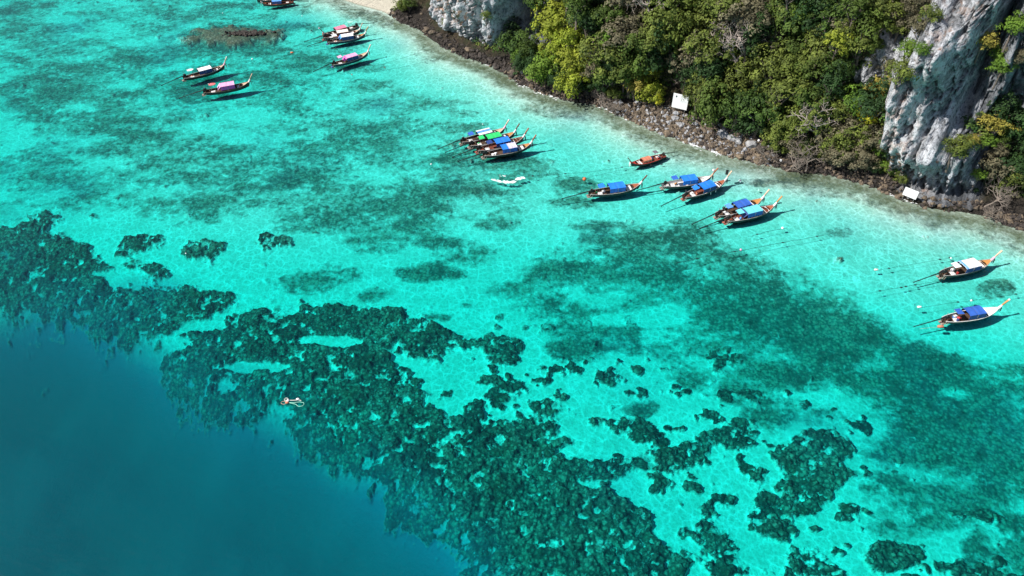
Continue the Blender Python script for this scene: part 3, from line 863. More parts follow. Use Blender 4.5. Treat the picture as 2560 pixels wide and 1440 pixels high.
# rubble too small to count
def joined_rocks(name, pts, mat, seed):
    r = random.Random(seed)
    src = [rock_mesh('tmp', mat, 500 + q, .8) for q in range(3)]
    base = []
    for m in src:
        co = np.zeros(len(m.vertices) * 3); m.vertices.foreach_get('co', co)
        base.append((co.reshape(-1, 3), [tuple(q.vertices) for q in m.polygons]))
    # decimated: use an octahedral pebble for cheapness
    V, Fc = [], []
    for (x, y, z, s_) in pts:
        b = len(V)
        a = r.uniform(0, 6.3); c, s2 = math.cos(a), math.sin(a)
        for (ox, oy, oz) in ((1, 0, 0), (.2, .9, .1), (-.9, .2, 0), (-.1, -1, .1), (.3, .1, .75), (-.3, -.2, .6), (0, 0, -.8)):
            ox *= r.uniform(.7, 1.2); oy *= r.uniform(.7, 1.2); oz *= r.uniform(.7, 1.2)
            V.append((x + (ox * c - oy * s2) * s_, y + (ox * s2 + oy * c) * s_, z + oz * s_))
        for f in ((0, 1, 4), (1, 5, 4), (1, 2, 5), (2, 3, 5), (3, 4, 5), (3, 0, 4), (0, 6, 1), (1, 6, 2), (2, 6, 3), (3, 6, 0)):
            Fc.append(tuple(b + q for q in f))
    me = bpy.data.meshes.new(name)
    me.from_pydata(V, [], Fc)
    me.materials.append(mat)
    for m in src:
        bpy.data.meshes.remove(m)
    return link(name, me)
for nm, kd, cnt in (('brown_rubble', 'brown', 2600), ('dark_rubble', 'dark', 1800), ('grey_rubble', 'grey', 500)):
    pts = []
    for k in range(cnt):
        pxs = rng.uniform(1530, 1930) if kd != 'dark' else rng.uniform(970, 2580)
        if kd == 'brown' and rng.random() < .45: pxs = rng.uniform(1255, 2560)
        if 2235 < pxs < 2490 and rng.random() < .8: continue
        t = rng.uniform(-.6, 7.5) if 1560 < pxs < 1930 else rng.uniform(-.8, 2.4)
        q = land_point(pxs, t)
        pts.append((q.x + rng.uniform(-.3, .3), q.y + rng.uniform(-.3, .3), q.z + .1, rng.choice((rng.uniform(.15, .4), rng.uniform(.3, .8)))))
    tag(joined_rocks(nm, pts, RM[kd], cnt), nm.replace('_', ' ') + ' lying loose all along the shore', kind='stuff')
# the outcrop in the shallows
oc = G(588, 84)
for (dx, dy, s_, lab) in [(3.0, .2, 1.5, 'biggest black rock standing out of the shallows on the drowned ledge'), (5.4, .1, 1.5, 'black lumpy rock at the right end of the drowned ledge'), (4.4, -.6, 1.0, 'low black rock between the two bigger rocks on the drowned ledge'),
                          (6.6, .3, .9, 'small black rock at the far right tip of the drowned ledge'), (1.4, .0, .8, 'small black rock at the left end of the dry part of the ledge'), (-.6, -.3, .55, 'barely awash black rock on the left part of the ledge')]:
    o = link('reef_rock', RMESH['dark'][int(s_ * 10) % 6])
    o.location = (oc.x + dx, oc.y + dy, .12); o.scale = (s_ * 1.1, s_ * .8, s_ * .62); o.rotation_euler = (.1, .2, dx * 2)
    tag(o, lab, 'rock')
pts = []
for k in range(420):
    dx = rng.gauss(3.6, 2.3)
    pts.append((oc.x + dx, oc.y + rng.gauss(-.1, .55), rng.uniform(-.25, .25), rng.uniform(.2, .6)))
tag(joined_rocks('reef_rubble', pts, RM['dark'], 3), 'black rubble of the drowned ledge', kind='stuff')
#@@FOAM
m_foam, nt, p = new_mat('white_foam')
p.inputs['Base Color'].default_value = (.85, .88, .88, 1)
p.inputs['Roughness'].default_value = .8
def foam(name, pts, seed, label):
    r = random.Random(seed)
    mb = MB()
    for (x, y, s_) in pts:
        n = 7
        a0 = r.uniform(0, 6)
        e = r.uniform(1.2, 2.6)
        vs = []
        for k in range(n):
            an = a0 + 6.2832 * k / n
            q = .85 * s_ * r.uniform(.4, 1.3)
            vs.append((x + q * e * math.cos(an), y + q * math.sin(an) * .8 - q * e * math.cos(an) * .45, .02))
        vs.append((x, y, .05))
        mb.add(vs, [(k, (k + 1) % n, n) for k in range(n)])
    return tag(mb.build(name, m_foam), label, kind='stuff')
pts = []
for (a, b, n, w) in [(985, 1000, 8, .5), (1215, 1250, 26, .5), (1278, 1300, 30, .5), (1300, 1400, 150, .9), (1500, 1580, 80, .8), (1575, 1700, 14, .3), (1712, 1810, 170, .8), (1880, 1950, 10, .3), (2120, 2150, 14, .3), (2225, 2300, 40, .4)]:
    for k in range(n):
        pxs = rng.uniform(a, b)
        i = int(np.argmin(np.abs(s_px - pxs)))
        t = 0.25 - abs(rng.gauss(0, w * .9)) + .35 * math.sin(pxs / 7.0)
        pts.append((bx[i] + nx[i] * t, by[i] + ny[i] * t, rng.uniform(.06, .28)))
foam('surf_foam', pts, 5, 'broken white surf along the rocky shore')
pts = []
for k in range(110):
    u_ = rng.random() ** .8
    q = G(1228 + 82 * u_, 448 + 7 * math.sin(u_ * 3.0) - 5 * (u_ > .75) + rng.gauss(0, 1.3))
    pts.append((q.x, q.y, rng.uniform(.05, .3)))
for k in range(20):
    q = G(1258 + rng.uniform(-8, 8), 440 + rng.gauss(0, 1))
    pts.append((q.x, q.y, rng.uniform(.04, .1)))
foam('wake_foam', pts, 6, 'short white streak of foam in open turquoise water')
#@@TREES
# ------------------------------------------------------------------ trees and bushes
def leaf_mat(name, c_dark, c_light, c_alt, trans=0.18):
    m, nt, p = new_mat(name)
    out = nt.nodes['Material Output']
    av = N(nt, 'ShaderNodeAttribute', attribute_name='tone').outputs['Fac']
    oi = N(nt, 'ShaderNodeObjectInfo').outputs['Random']
    c = mix(nt, av, c_dark, c_light)
    c = mix(nt, ramp(nt, oi, [(0.0, 0.0), (1.0, 0.7)]), c, c_alt)
    tc = N(nt, 'ShaderNodeNewGeometry').outputs['Position']
    n = noise_node(nt, 0.45, 3, .6, tc)
    c = mix(nt, 1.0, c, ramp(nt, n.outputs['Fac'], [(0.3, .65), (0.7, 1.25)]), 'MULTIPLY')
    nt.links.new(c, p.inputs['Base Color'])
    p.inputs['Roughness'].default_value = 0.7
    p.inputs['Specular IOR Level'].default_value = 0.25
    t = N(nt, 'ShaderNodeBsdfTranslucent')
    nt.links.new(c, t.inputs['Color'])
    msh = N(nt, 'ShaderNodeMixShader')
    msh.inputs[0].default_value = trans
    nt.links.new(p.outputs[0], msh.inputs[1]); nt.links.new(t.outputs[0], msh.inputs[2])
    nt.links.new(msh.outputs[0], out.inputs['Surface'])
    return m
LM = {
 'dark': leaf_mat('dark_green_leaves', (.012, .030, .009), (.045, .10, .024), (.03, .07, .02)),
 'green': leaf_mat('green_leaves', (.020, .045, .009), (.085, .155, .026), (.11, .155, .025)),
 'bright': leaf_mat('bright_green_leaves', (.04, .09, .012), (.15, .27, .030), (.18, .27, .03)),
 'olive': leaf_mat('olive_leaves', (.045, .062, .012), (.19, .23, .042), (.15, .20, .035)),
 'yellow': leaf_mat('yellow_green_leaves', (.11, .16, .012), (.36, .44, .04), (.36, .38, .05), .3),
 'gold': leaf_mat('golden_leaves', (.18, .16, .02), (.42, .38, .07), (.40, .32, .08), .25),
 'dry': leaf_mat('dry_brown_leaves', (.06, .055, .030), (.22, .20, .115), (.17, .15, .09)),
 'lemon': leaf_mat('lemon_yellow_leaves', (.35, .36, .02), (.72, .68, .06), (.65, .66, .06), .3),
}
BARK = flat_mat('grey_bark', (.16, .13, .11), .9, .4, 3.0)
BARE = flat_mat('pale_dead_wood', (.42, .35, .31), .9, .35, 2.0)
TWIG = flat_mat('grey_brown_twigs', (.23, .19, .16), .9, .4, 2.0)

def crown_mesh(name, mat, seed, clumps, leaves, leaf, squash=.8, droop=0.0, open_=0.0):
    """leaf-sized faces gathered in uneven clumps round a crown of radius 1"""
    r = np.random.RandomState(seed)
    C, Rr = [], []
    for k in range(clumps):
        d = r.normal(size=3); d /= np.linalg.norm(d)
        d[2] = abs(d[2]) * (1.0 if r.rand() > .25 else -.5)
        q = (0.30 + 0.78 * r.rand() ** .8) if k > 2 else 0.15
        c = d * q * np.array([1 + .25 * r.randn() * .5, 1, squash])
        C.append(c); Rr.append(r.uniform(.13, .34) * (1 + .45 * (1 - q)))
    C = np.array(C); Rr = np.array(Rr)
    n = clumps * leaves
    ci = np.repeat(np.arange(clumps), leaves)
    d = r.normal(size=(n, 3)); d /= np.linalg.norm(d, axis=1)[:, None]
    d[:, 2] = np.where(d[:, 2] < -.3, -d[:, 2], d[:, 2])
    rad = Rr[ci] * (0.72 + .38 * r.rand(n))
    stretch = np.repeat(r.uniform(.6, 1.5, clumps), leaves)[:, None]
    P = C[ci] + d * rad[:, None] * np.array([1, 1, .85]) * np.concatenate([1 / stretch ** .5, 1 / stretch ** .5, stretch], 1)
    P[:, 2] -= droop * (P[:, 0] ** 2 + P[:, 1] ** 2)
    nrm = d * .9 + C[ci] * .6 + r.normal(size=(n, 3)) * .26
    nrm /= np.linalg.norm(nrm, axis=1)[:, None]
    a = np.cross(nrm, r.normal(size=(n, 3))); a /= np.linalg.norm(a, axis=1)[:, None]
    b = np.cross(nrm, a)
    L = (leaf * (.6 + .8 * r.rand(n)))[:, None]
    V = np.stack([P - a * L, P + b * L * .55, P + a * L, P - b * L * .55], 1).reshape(-1, 3)
    V[:, 2] += 0
    tone_c = np.clip(r.normal(.45, .34, clumps), 0, 1)
    tone = np.clip(tone_c[ci] + r.normal(0, .22, n), 0, 1)
    me = bpy.data.meshes.new(name)
    me.vertices.add(4 * n); me.vertices.foreach_set('co', V.astype(np.float32).ravel())
    me.loops.add(4 * n); me.loops.foreach_set('vertex_index', np.arange(4 * n, dtype=np.int32))
    me.polygons.add(n)
    me.polygons.foreach_set('loop_start', np.arange(0, 4 * n, 4, dtype=np.int32))
    me.polygons.foreach_set('loop_total', np.full(n, 4, dtype=np.int32))
    me.update(calc_edges=True)
    at_ = me.attributes.new('tone', 'FLOAT', 'POINT')
    at_.data.foreach_set('value', np.repeat(tone, 4).astype(np.float32))
    me.materials.append(mat)
    return me

def branch_mesh(name, mat, seed, depth=4, spread=.75, up=.35, r0=.05, first=4, l0=.42):
    r = random.Random(seed)
    mb = MB()
    def grow(p, d, ln, rad, lev):
        pts = [p]; q = p.copy(); dd = d.copy()
        for _ in range(3):
            dd = (dd + Vector((r.uniform(-.28, .28), r.uniform(-.28, .28), r.uniform(-.12, .22)))).normalized()
            q = q + dd * ln / 3
            pts.append(q.copy())
        mb.tube(pts, [rad, rad * .85, rad * .7, rad * .55], 4 if lev > 1 else 5, False)
        if lev >= depth: return
        for k in range(3 if lev > 0 else first):
            v = Vector((r.gauss(0, 1), r.gauss(0, 1), r.gauss(0, .6))).normalized()
            nd = (dd * (1 - spread * .5) + v * spread + Vector((0, 0, up * .4))).normalized()
            grow(pts[r.choice((2, 3, 3))].copy(), nd, ln * r.uniform(.6, .85), rad * .58, lev + 1)
    grow(Vector((0, 0, -.9)), Vector((r.uniform(-.2, .2), r.uniform(-.2, .2), 1)).normalized(), l0 * 1.9, r0 * 1.4, 0)
    return mb.mesh(name, mat)

def trunk_mesh(name, mat, seed):
    """a tapered, slightly bent trunk with limbs, for a crown of radius 1 centred at the origin"""
    r = random.Random(seed)
    mb = MB()
    b = Vector((r.uniform(-.3, .3), r.uniform(-.3, .3), 0))
    pts = [Vector((0, 0, -2.2)), b * .4 + Vector((0, 0, -1.3)), b + Vector((0, 0, -.6)), b * .6 + Vector((0, 0, 0))]
    mb.tube(pts, [.085, .07, .055, .03], 6, False)
    for k in range(6):
        an = k * 1.05 + r.random()
        s0 = pts[2] if k % 2 else (pts[1] + pts[2]) * .5
        e = Vector((math.cos(an) * .7, math.sin(an) * .7, r.uniform(-.1, .45)))
        mb.tube([s0, s0 * .5 + e * .5 + Vector((0, 0, .08)), e], [.035, .025, .012], 4, False)
    return mb.mesh(name, mat)

CR = {}
for kd, m in LM.items():
    nv = 4 if kd in ('dark', 'green', 'olive') else 3
    CR[kd] = [crown_mesh('crown', m, 40 * len(kd) + ord(kd[0]) + 11 * j, 54, 40, .062 if kd not in ('yellow',) else .062, [.85, 1.1, .75, 1.3][j], [.1, .2, .0, .35][j]) for j in range(nv)]
CR['drape'] = [crown_mesh('crown', LM['yellow'], 900 + j, 34, 60, .065, 1.35, .25) for j in range(3)]
BR = [branch_mesh('branches', BARE, 70 + j, 4, .85, .3, .046, 6) for j in range(4)]
BRS = [branch_mesh('branches', TWIG, 90 + j, 4, 1.0, .1, .034, 8, .36) for j in range(3)]
TRK = [trunk_mesh('trunk', BARK, 7 * j) for j in range(5)]
rt = random.Random(99)
WORD = {'dark': 'dark green', 'green': 'mid green', 'bright': 'bright green', 'olive': 'olive green', 'yellow': 'yellow green', 'gold': 'golden yellow', 'dry': 'dry brownish', 'lemon': 'lemon yellow', 'drape': 'yellow green'}

def base_for(x, y, h):
    """foot of a tree whose crown centre (h above its foot) shows at photo pixel x, y"""
    cx, cy = proj(LX[:, ::2], LY[:, ::2], LZ[:, ::2] + h)
    d = (cx - x) ** 2 + (cy - y) ** 2 + np.where(LZ[:, ::2] < 1.2, 400, 0)
    i, j = np.unravel_index(np.argmin(d), d.shape)
    return i, j * 2

def place_tree(x, y, rpx, kd, label, cat='tree', group=None, lift=0.75, sz=1.0):
    i, j = base_for(x, y, 2.0)
    zc = LY[i, j] * CP + (CAM_H - LZ[i, j]) * SP
    rad = rpx * zc / F
    i, j = base_for(x, y, rad * lift * 1.2)
    f = Vector((LX[i, j], LY[i, j], LZ[i, j]))
    c = f + Vector((-.25 * rad, -.35 * rad, rad * lift * 1.1))
    root = empty({'bush': 'bush', 'dead tree': 'bare_tree'}.get(cat, 'leafy_tree'), (f.x, f.y, f.z - .2))
    tag(root, label, cat, group)
    r_big = kd == 'bare'
    if cat == 'dead tree' or kd in ('bare', 'twig'):
        o = link('branches', rt.choice(BR if kd == 'bare' else BRS), root)
        up = 1.35 if r_big else .75
        o.location = (-.3 * rad, -.6 * rad if r_big else -.2 * rad, rad * up)
        o.scale = (rad * 1.15, rad * 1.15, rad * 1.15)
        o.rotation_euler = (rt.uniform(.1, .5), rt.uniform(-.3, .1), rt.uniform(0, 6.3))
        return root
    off = c - Vector(root.location)
    o = link('crown', rt.choice(CR[kd]), root)
    o.location = off
    o.scale = (rad * rt.uniform(.92, 1.15), rad * rt.uniform(.92, 1.15), rad * rt.uniform(.9, 1.15) * sz)
    o.rotation_euler = (rt.uniform(-.25, .25), rt.uniform(-.25, .25), rt.uniform(0, 6.3))
    t = link('trunk', rt.choice(TRK), root)
    t.location = off
    t.scale = (rad, rad, rad * .95)
    t.rotation_euler = (0, 0, rt.uniform(0, 6.3))
    return root

# trees that the photo singles out: x, y, radius in photo pixels, kind, label, category
KEY = [
 (1284, 66, 22, 'dark', 'dark green tree against the shaded recess beside the orange stained cliff', 'tree'),
 (1288, 104, 34, 'green', 'green tree next to the pinkish rocks at the right foot of the orange stained cliff', 'tree'),
 (1330, 116, 32, 'green', 'rounded green tree just left of the tall yellow green trees', 'tree'),
 (1300, 142, 22, 'bright', 'small bright green bush at the rocks under the rounded green tree', 'bush'),
 (1340, 150, 22, 'dark', 'small dark bush under the rounded green tree', 'bush'),
 (1362, 60, 22, 'dark', 'small dark green tree leaning on the left edge of the tall yellow green tree', 'tree'),
 (1392, 28, 40, 'drape', 'top of the tall yellow green drooping trees, left one', 'tree'),
 (1436, 40, 42, 'drape', 'tall yellow green drooping tree, right one at the top edge of the photo', 'tree'),
 (1398, 78, 42, 'drape', 'golden tinted drooping tree in the middle of the yellow green stand', 'tree'),
 (1445, 92, 38, 'yellow', 'broad yellow green tree halfway down the yellow green stand', 'tree'),
 (1405, 122, 34, 'drape', 'thin lower clump low in the yellow green stand', 'tree'),
 (1372, 162, 36, 'bright', 'round bright green bush over the dark shore rocks below the yellow green stand', 'bush'),
 (1440, 148, 36, 'yellow', 'yellow green bush at the lower middle of the yellow green stand', 'bush'),
 (1482, 130, 26, 'yellow', 'yellow green bush at the right edge of the yellow green stand', 'bush'),
 (1438, 200, 36, 'yellow', 'lowest yellow green bush hanging over the dark hollow at the shore', 'bush'),
 (1490, 168, 26, 'dry', 'grey brown leafless looking bush above the dark hollow at the shore', 'bush'),
 (1482, 44, 34, 'dark', 'dark tree right of the tall yellow green trees', 'tree'),
 (1536, 30, 34, 'green', 'fresh green climbing tree at the top edge right of the dark tree', 'tree'),
 (1532, 92, 30, 'bright', 'bright green hanging tree below the fresh green climbing tree', 'tree'),
 (1505, 205, 24, 'dark', 'dark bush directly above the big dark boulder', 'bush'),
 (1628, 24, 44, 'bare', 'pale leafless tree at the top edge between green crowns', 'dead tree'),
 (1600, 40, 34, 'dry', 'greyish tree beside the pale leafless tree at the top edge', 'tree'),
 (1606, 106, 26, 'yellow', 'yellowish slender tree above the grey rock gap', 'tree'),
 (1724, 40, 46, 'olive', 'wide olive tree near the top edge, left of the brown topped tree', 'tree'),
 (1690, 84, 38, 'olive', 'olive drooping tree below the wide olive tree', 'tree'),
 (1850, 22, 46, 'dry', 'brown topped tree at the top edge above the big bare tree', 'tree'),
 (1786, 36, 38, 'olive', 'olive crown left of the brown topped tree', 'tree'),
 (1838, 142, 58, 'bare', 'largest leafless tree with pinkish grey branches in the middle of the slope', 'dead tree'),
 (1858, 92, 40, 'bare', 'leafless treetop just above the largest leafless tree', 'dead tree'),
 (1945, 84, 38, 'twig', 'thin leafless tree at the left edge of the black hollow', 'dead tree'),
 (1965, 22, 42, 'green', 'broad green tree at the top edge left of the black hollow', 'tree'),
 (2008, 20, 26, 'bright', 'bright green crown over the top of the black hollow', 'tree'),
 (1880, 178, 40, 'olive', 'olive crown just right of the largest leafless tree', 'tree'),
 (1930, 150, 44, 'olive', 'big olive crown right of the largest leafless tree', 'tree'),
 (1985, 150, 40, 'olive', 'olive tree with brown twigs left of the fresh green group', 'tree'),
 (2040, 168, 40, 'green', 'fresh green tree in the right middle of the slope', 'tree'),
 (2092, 158, 38, 'green', 'green tree hanging in front of the pale rock outcrop', 'tree'),
 (2100, 100, 34, 'yellow', 'yellow green slender tree left of the pale rock outcrop', 'tree'),
 (2088, 30, 40, 'green', 'green tree at the top edge right of the black hollow', 'tree'),
 (1972, 216, 52, 'olive', 'large rounded olive tree in the lower slope', 'tree'),
 (2030, 236, 42, 'green', 'green tree low on the slope right of the large rounded olive tree', 'tree'),
 (1790, 262, 50, 'green', 'bushy green tree at the shore right of the big white sign', 'tree'),
 (1762, 222, 40, 'olive', 'olive bush behind the right edge of the big white sign', 'bush'),
 (1850, 262, 46, 'green', 'bushy green tree in the middle above the rubble bank', 'tree'),
 (1906, 268, 52, 'green', 'dense rounded green tree above the big blue grey boulder', 'tree'),
 (1886, 306, 34, 'dark', 'small dark tree directly above the blue grey boulder', 'tree'),
 (1970, 296, 46, 'olive', 'olive tree with dry twigs above the bleached shore bushes', 'tree'),
 (1632, 220, 30, 'yellow', 'yellow leaved bush left of the big white sign', 'bush'),
 (1600, 212, 30, 'gold', 'brownish gold bush on the shore far left of the big white sign', 'bush'),
 (1572, 176, 38, 'olive', 'olive tree over the shore left of the gold bush', 'tree'),
 (1650, 246, 14, 'lemon', 'small lemon coloured bush by the left foot of the big white sign', 'bush'),
 (1546, 262, 26, 'twig', 'grey tangle of twigs at the left end of the rubble bank', 'dead tree'),
 (1520, 246, 24, 'twig', 'grey twig bush between the dark hollow and the rubble bank', 'dead tree'),
 (1950, 330, 36, 'olive', 'small olive bush behind the bleached shore twigs', 'bush'),
 (2045, 322, 46, 'bare', 'bleached dead tree with curling white branches near the shore', 'dead tree'),
 (2006, 392, 42, 'twig', 'bleached grey twig bush touching the water', 'dead tree'),
 (2040, 372, 40, 'twig', 'brown grey twig bush right of the bleached bush at the water', 'dead tree'),
 (1935, 378, 30, 'twig', 'low brown twig bush at the right end of the rubble bank', 'dead tree'),
 (2070, 350, 34, 'dry', 'brown leafed bush under the curling dead tree', 'bush'),
 (2120, 348, 44, 'olive', 'olive yellow bush by the water left of the tall pillar', 'bush'),
 (2100, 386, 36, 'dry', 'dry bush hanging to the water below the olive yellow bush', 'bush'),
 (2172, 290, 22, 'lemon', 'vivid lemon yellow crown against the left edge of the tall pillar', 'tree'),
 (2140, 244, 38, 'bright', 'light green tree left of the pillar above the lemon yellow crown', 'tree'),
 (2168, 320, 34, 'olive', 'olive bush directly below the lemon yellow crown', 'bush'),
 (2098, 270, 34, 'olive', 'thin leaved olive tree two crowns left of the lemon yellow one', 'tree'),
 (2205, 370, 22, 'bright', 'bright bush clinging to the lower left edge of the tall pillar', 'bush'),
 (2228, 412, 20, 'bright', 'lowest bright green bush on the left foot of the tall pillar', 'bush'),
 (2204, 212, 34, 'gold', 'golden brown bush on the left shoulder of the tall pillar', 'bush'),
 (2262, 164, 36, 'olive', 'olive bush growing on the front of the tall pillar', 'bush'),
 (2276, 116, 24, 'bright', 'bright green round bush on the upper front of the pillar', 'bush'),
 (2232, 158, 26, 'dry', 'dry brown bush left of the olive bush on the pillar', 'bush'),
 (2302, 72, 30, 'dry', 'brownish bush high on the pillar beside the striped column', 'bush'),
 (2310, 120, 18, 'bright', 'small light green bush hugging the striped column', 'bush'),
 (2180, 60, 40, 'green', 'green tree above the pale rock outcrop', 'tree'),
 (2210, 20, 38, 'olive', 'olive tree at the top edge left of the pillar', 'tree'),
 (2262, 30, 34, 'dry', 'dry grey tree at the top edge on the pillar shoulder', 'tree'),
 (2400, 356, 32, 'olive', 'olive bush growing out of the shaded face of the pillar', 'bush'),
 (2434, 350, 14, 'gold', 'small gold bush beside the olive bush on the shaded face', 'bush'),
 (2470, 94, 26, 'gold', 'golden olive bush in the shadow gully right of the striped column', 'bush'),
 (2500, 130, 24, 'bright', 'bright green bush below the golden olive bush in the gully', 'bush'),
 (2512, 170, 24, 'bright', 'second bright green bush lower down in the gully', 'bush'),
 (2492, 306, 34, 'gold', 'bush tipped with orange gold leaves right of the pillar', 'bush'),
 (2470, 345, 20, 'bright', 'small bright bush under the orange gold tipped bush', 'bush'),
 (2530, 400, 44, 'dark', 'dense dark green tree at the right edge near the water', 'tree'),
 (2540, 440, 36, 'olive', 'olive green tree low at the right edge', 'tree'),
 (2514, 480, 40, 'twig', 'grey leafless shrub at the right edge beside the foot of the pillar', 'dead tree'),
 (2490, 520, 30, 'twig', 'thin leafless shrub reaching towards the water by the pillar foot', 'dead tree'),
 (2450, 432, 16, 'bright', 'tiny bright bush near the right base of the pillar', 'bush'),
 (2500, 375, 20, 'dry', 'reddish brown bush right of the shaded pillar face', 'bush'),
 (2545, 60, 30, 'bright', 'light green bush at the right edge of the photo near the top', 'bush'),
 (2550, 130, 26, 'dry', 'brownish bush at the right edge on the far pale rock', 'bush'),
 (1006, 12, 18, 'olive', 'low olive bush on the point beside the sand beach', 'bush'),
 (1030, 4, 18, 'green', 'small green bush at the top edge above the low dark point', 'bush'),
 (1120, 54, 9, 'olive', 'tiny bush on the face of the orange stained cliff', 'bush'),
 (1218, 36, 12, 'olive', 'small bush near the right edge of the orange stained cliff', 'bush'),
]
placed = [(1692, 240, 42), (1692, 275, 30)]
for (x, y, r_, kd, lab, cat) in KEY:
    place_tree(x, y, r_ * 1.12, kd, lab, cat)
    placed.append((x, y, r_ * .8))
# the rest of the jungle, coloured after the part of the slope it grows on
ANCH = [(1300, 30, 'dark dark green'), (1500, 60, 'dark dark dark green'), (1560, 130, 'green dark olive'), (1600, 60, 'dry olive dark'), (1650, 130, 'olive dark yellow'), (1620, 190, 'olive yellow dark'),
        (1720, 80, 'olive olive green dark'), (1720, 160, 'dry olive olive dark'), (1760, 210, 'olive green dark dark'), (1830, 60, 'dry olive olive dark'), (1900, 120, 'dry green dark olive'), (1900, 220, 'dark green olive'), (1960, 80, 'green dark dry'),
        (2040, 60, 'dark dark green'), (2000, 130, 'olive dark olive'), (2050, 200, 'green bright dark'), (2020, 280, 'dark olive olive'), (1840, 220, 'olive dark olive'), (2090, 60, 'green dark olive'), (2110, 230, 'dark green bright'), (2060, 340, 'dry dry olive'),
        (2120, 390, 'dry olive dry'), (2180, 100, 'green olive dry'), (2230, 60, 'olive dry olive'), (2500, 240, 'dark dark dark'), (2530, 320, 'dark dark green'), (2540, 500, 'dry olive dry')]
def jungle_ok(x, y):
    if x < 1258 or x > 2640: return False
    top = np.interp(x, [1258, 1400, 1520, 1620, 1740, 1900, 2000, 2130, 2225, 2470, 2640], [110, 180, 208, 232, 262, 320, 352, 392, 420, 470, 500])
    if y > top: return False
    if 2205 < x < 2470 and y > 60: return False
    if x >= 2470 and y < 235: return False
    if 2205 < x < 2640 and y < 130: return x < 2330 and y < 60
    if x < 1345 and y < 90 and x > 1240: return False
    if 2125 < x < 2215 and 112 < y < 215: return False
    if 1995 < x < 2065 and 35 < y < 95: return False              # the black hollow
    return True
def zone_word(x, y):
    v = 'high' if y < 70 else ('midway up' if y < 200 else 'low down')
    if x < 1480: hh = 'by the yellow green stand'
    elif x < 1620: hh = 'left of the white sign'
    elif x < 1760: hh = 'above the big white sign'
    elif x < 1880: hh = 'around the largest leafless tree'
    elif x < 2000: hh = 'above the blue grey boulder'
    elif x < 2200: hh = 'left of the pillar'
    elif x < 2420: hh = 'over the shoulder of the pillar'
    else: hh = 'shaded right of the pillar'
    return v + ' ' + hh
cand, tries = [], 0
while tries < 9000 and len(cand) < 200:
    tries += 1
    x, y = rt.uniform(1260, 2630), rt.uniform(-50, 430)
    if not jungle_ok(x, y): continue
    if any((x - a) ** 2 + (y - b) ** 2 < (21 + c * .58) ** 2 for a, b, c in placed): continue
    r_ = rt.choice((rt.uniform(20, 32), rt.uniform(30, 46), rt.uniform(42, 60)))
    if math.hypot(x - 1692, (y - 238) * .8) < r_ * 1.15 + 24: continue
    if x < 1692 and math.hypot(x - 1650, y - 225) < r_ * .7 + 30: continue
    placed.append((x, y, r_ * .8)); cand.append((x, y, r_))
for kk, (x, y, r_) in enumerate(cand):
    if kk % 6 == 2 and 1480 < x < 2200:
        w = zone_word(x, y)
        place_tree(x, y, min(r_, 34), 'twig', 'thin leafless grey tree ' + w, 'dead tree', 'thin leafless trees ' + w)
    k = min(ANCH, key=lambda a: (a[0] - x) ** 2 + (a[1] - y) ** 2 * 1.5 + rt.uniform(0, 2500))
    kd = rt.choice(k[2].split())
    w = zone_word(x, y)
    szw = 'wide ' if r_ > 41 else ('narrow ' if r_ < 29 and r_ > 26 else '')
    cat = 'tree' if r_ > 26 else 'bush'
    y -= 0
    place_tree(x, y, r_, kd, szw + WORD[kd] + ' ' + cat + ' ' + w, cat, szw + WORD[kd] + ' ' + ('trees ' if cat == 'tree' else 'bushes ') + w)
# bushes that overhang the narrow rocky parts of the shore
for k in range(44):
    pxs = rt.uniform(1262, 1560) if k % 2 else rt.uniform(1905, 2235)
    q = land_point(pxs, rt.uniform(2.4, 4.2))
    x, y = proj(q.x, q.y, q.z + 1.2)
    kd = rt.choice(('olive', 'dark', 'green', 'dry', 'olive') if k % 2 == 0 else ('dark', 'green', 'dark', 'olive'))
    w = 'overhanging the dark shore rocks below the yellow green trees' if k % 2 else 'overhanging the shore rocks left of the pillar'
    place_tree(x, y, rt.uniform(13, 25), kd, WORD[kd] + ' bush ' + w, 'bush', WORD[kd] + ' bushes ' + w)
